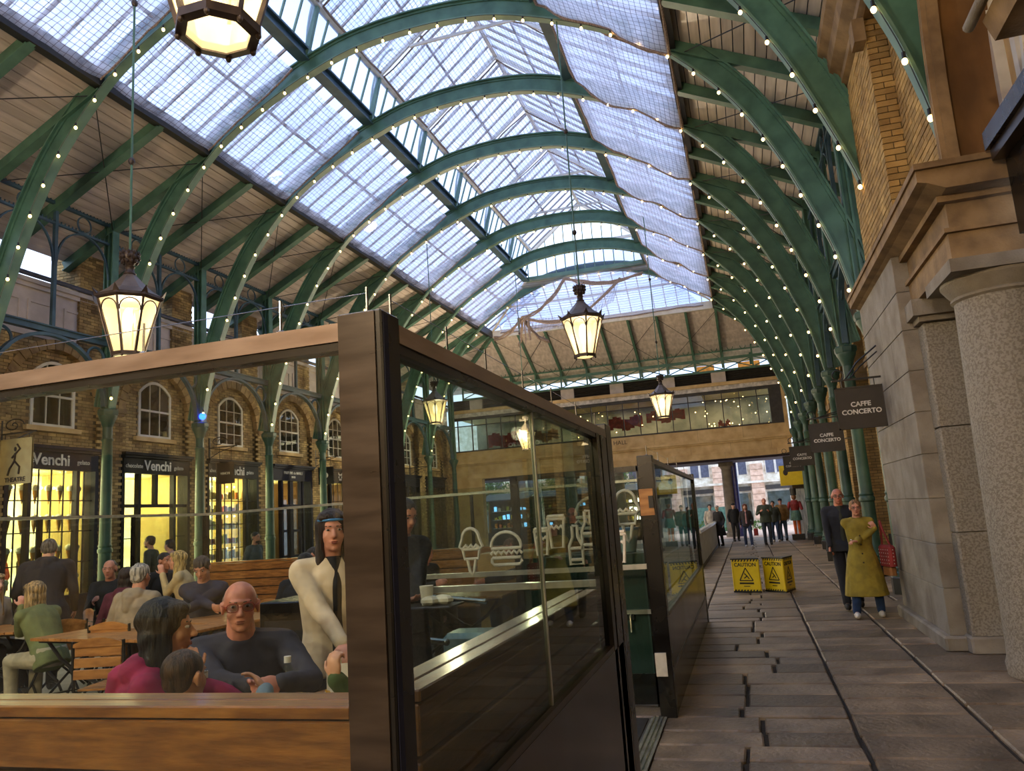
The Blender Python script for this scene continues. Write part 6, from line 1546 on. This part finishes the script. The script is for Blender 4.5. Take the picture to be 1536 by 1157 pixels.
o = thing('toy', 'small blue and yellow toy standing between the bottles and hands', 'toy', (-2.10, 3.36, .75 + DK)); MB().bevbox(-.018, .018, -.01, .01, 0, .05, .004).build('lower', 'yellow_plastic', o); MB().bevbox(-.022, .014, -.01, .01, .05, .11, .004).build('upper', 'blue_plastic', o)
o = MB().bevbox(-.09, .09, -.06, .06, 0, .008, .002).build('leaflet', 'label_blue'); o.location = (-1.95, 3.1, .75 + DK); tag(o, 'blue leaflet lying flat on the near table', 'leaflet')
cu_ = thing('paper_cup', 'white paper cup on the table at the left edge', 'cup', (-7.35, 6.40, .75 + DK)); MB().lathe([(.033, 0), (.046, .115)], 20, capt=False).build('body', 'paper', cu_, smooth=50); MB().lathe([(.048, .112), (.048, .118)], 20, capt=False).build('rim', 'paper', cu_)
# --- folding chairs
def chair(label):
    c = thing('folding_chair', label, 'chair', group='slatted folding chairs'); c.location = (0, 0, 0)
    # sitter faces +Y; back at -Y
    for i in range(3): MB().bevbox(-.19, .19, -.235 - i * -.006, -.22 - i * -.006, .54 + i * .085, .61 + i * .085, .004).build('back_slat', 'wood_light', c)
    pts = [(-.205 + .41 * i / 8, .80 + .045 * math.sin(math.pi * i / 8)) for i in range(9)]
    MB().prism([(-.205, .775)] + pts + [(.205, .775)], 'y', -.232, -.208).build('top_rail', 'wood_light', c)
    for i in range(5): MB().bevbox(-.19, .19, -.18 + i * .075, -.115 + i * .075, .445, .46, .003).build('seat_slat', 'wood_light', c)
    for s_ in (-1, 1):
        MB().bar((s_ * .205, -.225, .82), (s_ * .205, -.20, .45), .014, .024).bar((s_ * .205, -.20, .45), (s_ * .205, .22, 0), .014, .024).build('rear_leg', 'black_iron', c)
        MB().bar((s_ * .19, .20, .44), (s_ * .19, -.24, 0), .014, .024).build('front_leg', 'black_iron', c)
    MB().bar((-.2, -.1, .13), (.2, -.1, .13), .012).bar((-.2, .12, .1), (.2, .12, .1), .012).build('cross_bar', 'black_iron', c)
    return c
ch0 = learn(chair('empty folding chair beside the long empty table'))
ch0.location = (-4.95, 5.18, DK); ch0.rotation_euler = (0, 0, R(12))
for x, y, rz, lb in ((-5.15, 7.75, R(4), 'empty folding chair seen between the bald man and the corner post'), (-5.80, 6.18, R(8), 'folding chair with pale slats under the white-haired man'), (-6.45, 6.72, R(70), 'folding chair turned sideways left of the white-haired man'),
                    (-7.45, 7.1, R(150), 'folding chair beyond the sideways chair'), (-6.95, 7.4, R(40), 'low-lit folding chair beside the standing person in black'), (-4.40, 6.86, R(8), 'folding chair of the man in the black pullover'),
                    (-2.98, 2.95, R(-60), 'folding chair with a rounded brown top close behind the front bench'), (-2.52, 3.50, R(150), 'folding chair under the bald man in glasses'), (-6.85, 6.38, R(70), 'folding chair under the woman in green'), (-2.6, 8.72, R(178), 'folding chair of the person behind the burger icon'), (-3.98, 8.95, R(-110), 'folding chair of the bald man at the far bench')):
    dup(ch0, (x, y, DK), rz, lb)
# --- people among the tables
person('blonde woman in a green jacket leaning on her elbow at the left table', -6.55, 6.05, toward(-6.55, 6.05, -8.00, 6.35), 1.68, True, 0.5, pitch=-.1, hl=(-6.98, 6.10, 1.12), hr=(-7.1, 6.42, 0.92), hands=(((-.1, .1, 1), (-.4, .4, 0), .9), (None, None, .5)), skin=(226, 160, 138), hair=('long', (190, 158, 108)), top=(112, 122, 78), bottom=(176, 168, 140), vox=.008, elb=((0, 0, -1), (0, .3, -1)), z=DK)
person('fair-haired person cut off by the left edge of the photo', -8.25, 6.75, toward(-8.25, 6.75, -6.00, 6.60), 1.74, True, .2, skin=(226, 170, 150), hair=('long', (196, 164, 116)), top=(206, 200, 196), bottom=BLK, vox=.012, z=DK)
person('standing person in a black puffer jacket with back turned at the left', -7.75, 7.05, toward(-7.75, 7.05, -9.4, 9.30), 1.72, False, 0.4, pitch=-.2, skin=(214, 160, 130), hair=('short', (120, 112, 104)), top=(30, 30, 38), bottom=BLK, vox=.010, w=1.28, coat=.2, hood=True, z=DK)
person('white-haired man in a beige hooded top with back turned', -5.80, 6.30, toward(-5.80, 6.30, -5.90, 9.00), 1.76, True, .08, skin=(214, 150, 122), hair=('short', (206, 200, 190)), top=(166, 150, 126), hood=True, bottom=GREY, vox=.008, w=1.12, z=DK)
person('grey-haired man in black facing this way beyond the maroon top', -8.05, 8.35, toward(-8.05, 8.35, -6.30, 5.00), 1.8, True, .1, hr=(-7.95, 7.95, 0.98), skin=(206, 142, 116), hair=('thin', (116, 108, 98)), top=(34, 34, 36), bottom=BLK, vox=.010, w=1.08, z=DK)
person('person in a maroon top with dark hair seen from behind', -6.55, 6.95, toward(-6.55, 6.95, -7.30, 9.00), 1.66, True, .15, skin=(200, 140, 112), hair=('bob', (58, 42, 36)), top=(88, 30, 46), hood=True, bottom=BLK, vox=.010, w=1.05, z=DK)
person('dark-haired man in a navy shirt looking down at the table', -5.70, 7.22, toward(-5.70, 7.22, -4.60, 4.40), 1.8, True, .18, pitch=-.42, roll=.1, hr=(-5.2, 6.8, 0.93), hl=(-5.62, 6.7, 0.93), skin=(206, 146, 116), hair=('short', (70, 62, 58)), top=(40, 44, 64), collar=(36, 40, 60), bottom=JEAN, vox=.009, w=1.1, z=DK)
person('blonde woman eating between the two dark jackets', -7.00, 8.55, toward(-7.00, 8.55, -9.00, 7.60), 1.72, True, .22, hl=(-7.3, 8.4, 1.25), skin=(226, 160, 130), hair=('long', (220, 190, 120)), top=(206, 186, 140), bottom=BLK, vox=.010, seat=.56, z=DK)
person('dark-haired man in a black jacket turned to the right before the doorway shop', -7.75, 8.80, toward(-7.75, 8.80, -5.80, 8.40), 1.76, True, .25, skin=(186, 124, 96), hair=('crop', (40, 32, 28)), top=(26, 30, 40), bottom=BLK, vox=.010, w=1.08, seat=.54, z=DK)
person('seated man in a black pullover and white collar seen from behind', -4.38, 6.98, toward(-4.38, 6.98, -4.70, 9.20), 1.76, True, 0.16, skin=(150, 104, 78), hair=('crop', (22, 20, 20)), top=(18, 20, 26), collar=(224, 224, 228), bottom=BLK, vox=.009, w=1.16, z=DK)
person('seated person partly hidden behind the man in the black pullover', -5.00, 8.30, toward(-5.00, 8.30, -5.00, 5.00), 1.78, True, .05, skin=(206, 140, 116), hair=('short', (40, 34, 32)), top=(60, 60, 64), bottom=BLK, vox=.012, z=DK)
person('woman with long dark hair in a cream fleece jacket standing by the rail', -2.22, 3.84, toward(-2.22, 3.84, -0.60, 2.00), 1.66, False, 0.04, yaw=-.1, hl=(-1.86, 3.66, 1.12), hr=(-1.98, 3.54, 1.08), hands=(((.8, -.5, -.1), (0, 0, -1), .4), ((.6, -.6, -.4), (0, 0, -1), .5)), skin=(216, 150, 126), hair=('long', (48, 30, 28)), top=(222, 204, 174), inner=(24, 22, 24), bottom=BLK, vox=.0065, w=1.04, brow_glint='blue_plastic', z=DK)
person('woman in a pink hooded top standing before the doorway shop', -11.1, 13.0, toward(-11.1, 13.0, -13.5, 12.8), 1.72, skin=(216, 160, 140), hair=('pony', (50, 36, 32)), top=(214, 166, 166), hood=True, bottom=JEAN, vox=.012)
person('bearded person in an olive jacket beside the doorway shop', -11.75, 13.2, toward(-11.75, 13.2, -14, 12.6), 1.82, skin=(206, 150, 120), hair=('short', (110, 86, 62)), top=(74, 74, 56), bottom=BLK, vox=.013, beard=(100, 76, 52))
person('man in a grey jacket standing right of the glittering shop window', -9.8, 13.9, toward(-9.8, 13.9, -7, 13.6), 1.76, skin=(196, 140, 112), hair=('crop', (50, 42, 38)), top=(86, 96, 96), bottom=BLK, vox=.012, beard=(60, 46, 38))
person('customer in a bright orange jacket inside the navy shop', -16.05, 13.45, R(120), 1.76, skin=(206, 150, 120), hair=('short', (80, 60, 44)), top=(226, 82, 24), bottom=BLK, vox=.014, w=1.15)
person('dark-dressed customer beside the orange jacket inside the navy shop', -16.2, 14.2, R(100), 1.78, skin=(206, 150, 120), hair=('short', (90, 84, 76)), top=(44, 44, 50), bottom=BLK, vox=.016)
person('dark-haired man walking past just right of the corner post', -2.34, 5.00, toward(-2.34, 5.00, -0.60, 3.90), 1.74, False, 0.06, pitch=-.35, hr=(-1.98, 4.74, 1.1), hl=(-2.12, 4.6, 1.1), hands=(((.7, -.6, .1), (0, 0, 1), .2), ((.7, -.6, .1), (0, 0, 1), .2)), skin=(206, 140, 114), hair=('crop', (40, 32, 30)), top=(36, 38, 44), bottom=BLK, vox=.009, z=DK)
person('bald man in black at the far bench right of the corner post', -3.95, 8.85, toward(-3.95, 8.85, -2.00, 8.10), 1.74, True, .25, pitch=-.2, skin=(226, 150, 134), hair=('bald', (150, 120, 100)), top=(44, 42, 44), bottom=BLK, vox=.010, w=1.1, hr=(-3.55, 8.45, 0.97), z=DK)
person('person in dark clothes seated behind the frosted burger icon', -2.62, 8.60, toward(-2.62, 8.60, -2.50, 5.00), 1.72, True, .2, skin=(216, 140, 124), hair=('short', (120, 84, 60)), top=(34, 34, 40), bottom=BLK, vox=.010, w=1.1, hl=(-2.9, 8.1, 0.98), z=DK)
tr_ = thing('food_tray', 'white paper-wrapped food on a tray with a cup carried by the walking man', 'tray', (-2.0, 4.62, 1.14)); MB().bevbox(-.2, .2, -.13, .13, 0, .012, .004).build('tray', 'black_plastic', tr_); MB().lathe([(.033, .012), (.044, .13)], 16).build('cup', 'paper', tr_); 
pp = MB()
for a in range(5): pp.ell((.07 + .05 * math.cos(a * 1.3), .04 * math.sin(a * 1.7), .04), (.06, .05, .03), n=7, m=5)
pp.build('wrapped_food', 'paper', tr_)
# --- walkway
cw = person('woman in a long mustard-green coat and white trainers walking this way', 1.42, 11.80, toward(1.42, 11.80, .7, 0), 1.60, False, .0, hr=(1.36, 11.52, 1.03), hl=(1.62, 11.66, 1.19), fl_=(1.57, 11.80, 0), fr_=(1.25, 11.72, 0),
           hands=(((-.5, -.2, .8), (-.1, .9, 0), .9), ((-.9, -.4, .1), (0, 0, -1), .6)), skin=(216, 152, 124), hair=('short', (176, 130, 84)), top=(156, 136, 46), coat=.62, collar=(128, 108, 38), bottom=(34, 62, 104), shoe=(226, 220, 208), vox=.007, w=1.02, glasses='red_cloth', trou=1.02, elb=((.7, .1, -.9), (-.6, .1, -.9)))
person('tall bald man with glasses in a dark navy coat behind the woman in mustard green', 1.30, 12.70, toward(1.30, 12.70, .8, 0), 1.79, False, .0, hr=(1.08, 12.45, .88), hands=((None, None, .3), ((-.1, -.3, -.9), (.8, 0, 0), .8)), fl_=(1.44, 12.85, 0), fr_=(1.22, 12.5, 0), skin=(206, 132, 104), hair=('bald', (120, 96, 78)), top=(34, 36, 44), inner=(58, 60, 46), coat=.12, bottom=(26, 28, 36), vox=.008, w=1.14, glasses='black_iron')
bt = MB()
for z_ in (.62, .74, .86, .98, 1.10): bt.ell((0, .185 - (.045 if z_ > .9 else 0), z_), (.011, .006, .011), n=8, m=5)
bt.build('buttons', 'letter_dark', cw, smooth=180)
bg = thing('shoulder_bag', 'dark red shoulder bag with white dots under the coat woman\'s arm', 'bag', (1.72, 11.62, .80), R(15)); b2 = MB(); b2.bevbox(-.05, .05, -.17, .17, -.12, .16, .03); b2.build('body', 'red_cloth', bg)
b3 = MB()
for i in range(5):
    for j in range(5): b3.ell((-.052, -.13 + j * .065, -.08 + i * .045), (.003, .008, .008), n=6, m=4); b3.ell((-.13 * 0 + .0, -.172, -.08 + i * .045), (.008, .003, .008), n=6, m=4)
b3.build('dots', 'letter_white', bg); MB().tube([(0, -.12, .15), (-.04, -.05, .36), (-.03, .03, .48), (0, .1, .36), (0, .13, .15)], .014, 6).build('strap', 'red_cloth', bg); MB().bevbox(-.045, .045, -.12, .12, -.24, -.12, .02).build('tan_base', 'leather_tan', bg)
o = MB().bevbox(-.035, .035, -.005, .005, -.07, .07, .003).build('phone', 'black_plastic'); o.location = (1.06, 12.38, .79); tag(o, 'dark phone in the bald walking man\'s hand', 'phone')
o = MB().ell((0, 0, 0), (.012, .05, .006), n=8, m=6).build('pale_stick', 'paper'); o.location = (1.27, 11.45, 1.06); tag(o, 'small pale stick held by the woman in mustard green', 'stick')
person('person in a white woolly hat and dark coat by the far barrier', -1.22, 32.6, R(150), 1.64, skin=(226, 190, 170), hair=('cap', (216, 210, 204)), top=(26, 26, 32), coat=.5, bottom=BLK, vox=.02)
person('person in pale jacket just behind the white woolly hat', -1.55, 33.3, R(190), 1.70, skin=(200, 160, 140), hair=('short', (30, 28, 28)), top=(186, 180, 172), bottom=BLK, vox=.02)
person('person all in black with a dark cap leaning on the far column', -.66, 35.8, R(200), 1.68, skin=(206, 160, 140), hair=('cap', (26, 26, 28)), top=(24, 26, 30), bottom=BLK, vox=.02, w=1.1)
person('woman with auburn hair in pink top and jeans walking with a red bag', -.14, 30.5, R(180), 1.62, skin=(216, 170, 150), hair=('long', (130, 66, 44)), top=(40, 36, 40), inner=(196, 148, 152), bottom=(62, 78, 112), shoe=(226, 222, 216), vox=.018, fl_=(-.02, 30.3, 0), fr_=(-.24, 30.7, 0))
person('tall bald man in a dark green shirt holding up his hands, far walkway', .58, 31.6, R(185), 1.80, skin=(206, 140, 118), hair=('bald', (120, 90, 72)), top=(62, 72, 62), bottom=(48, 58, 74), vox=.018, w=1.2, hl=(.72, 31.25, 1.28), hr=(.40, 31.25, 1.28))
person('person in dark clothes with camera behind the tall bald man', .95, 33.6, R(170), 1.66, skin=(200, 150, 130), hair=('short', (60, 50, 40)), top=(52, 56, 48), bottom=JEAN, shoe=(206, 200, 190), vox=.02)
person('person in a tan jacket and dark vest with white straps, far walkway', 1.27, 34.0, R(10), 1.74, skin=(206, 150, 130), hair=('cap', (34, 36, 56)), top=(146, 112, 66), inner=(30, 30, 36), bottom=(70, 92, 118), vox=.018, w=1.1)
o = MB().bevbox(-.08, .08, -.05, .05, -.14, .12, .03).build('shopping_bag', 'red_cloth'); o.location = (.16, 30.45, .56); tag(o, 'small red bag hanging at the auburn-haired woman\'s side', 'bag')

bpy.data.scenes.remove(TS)
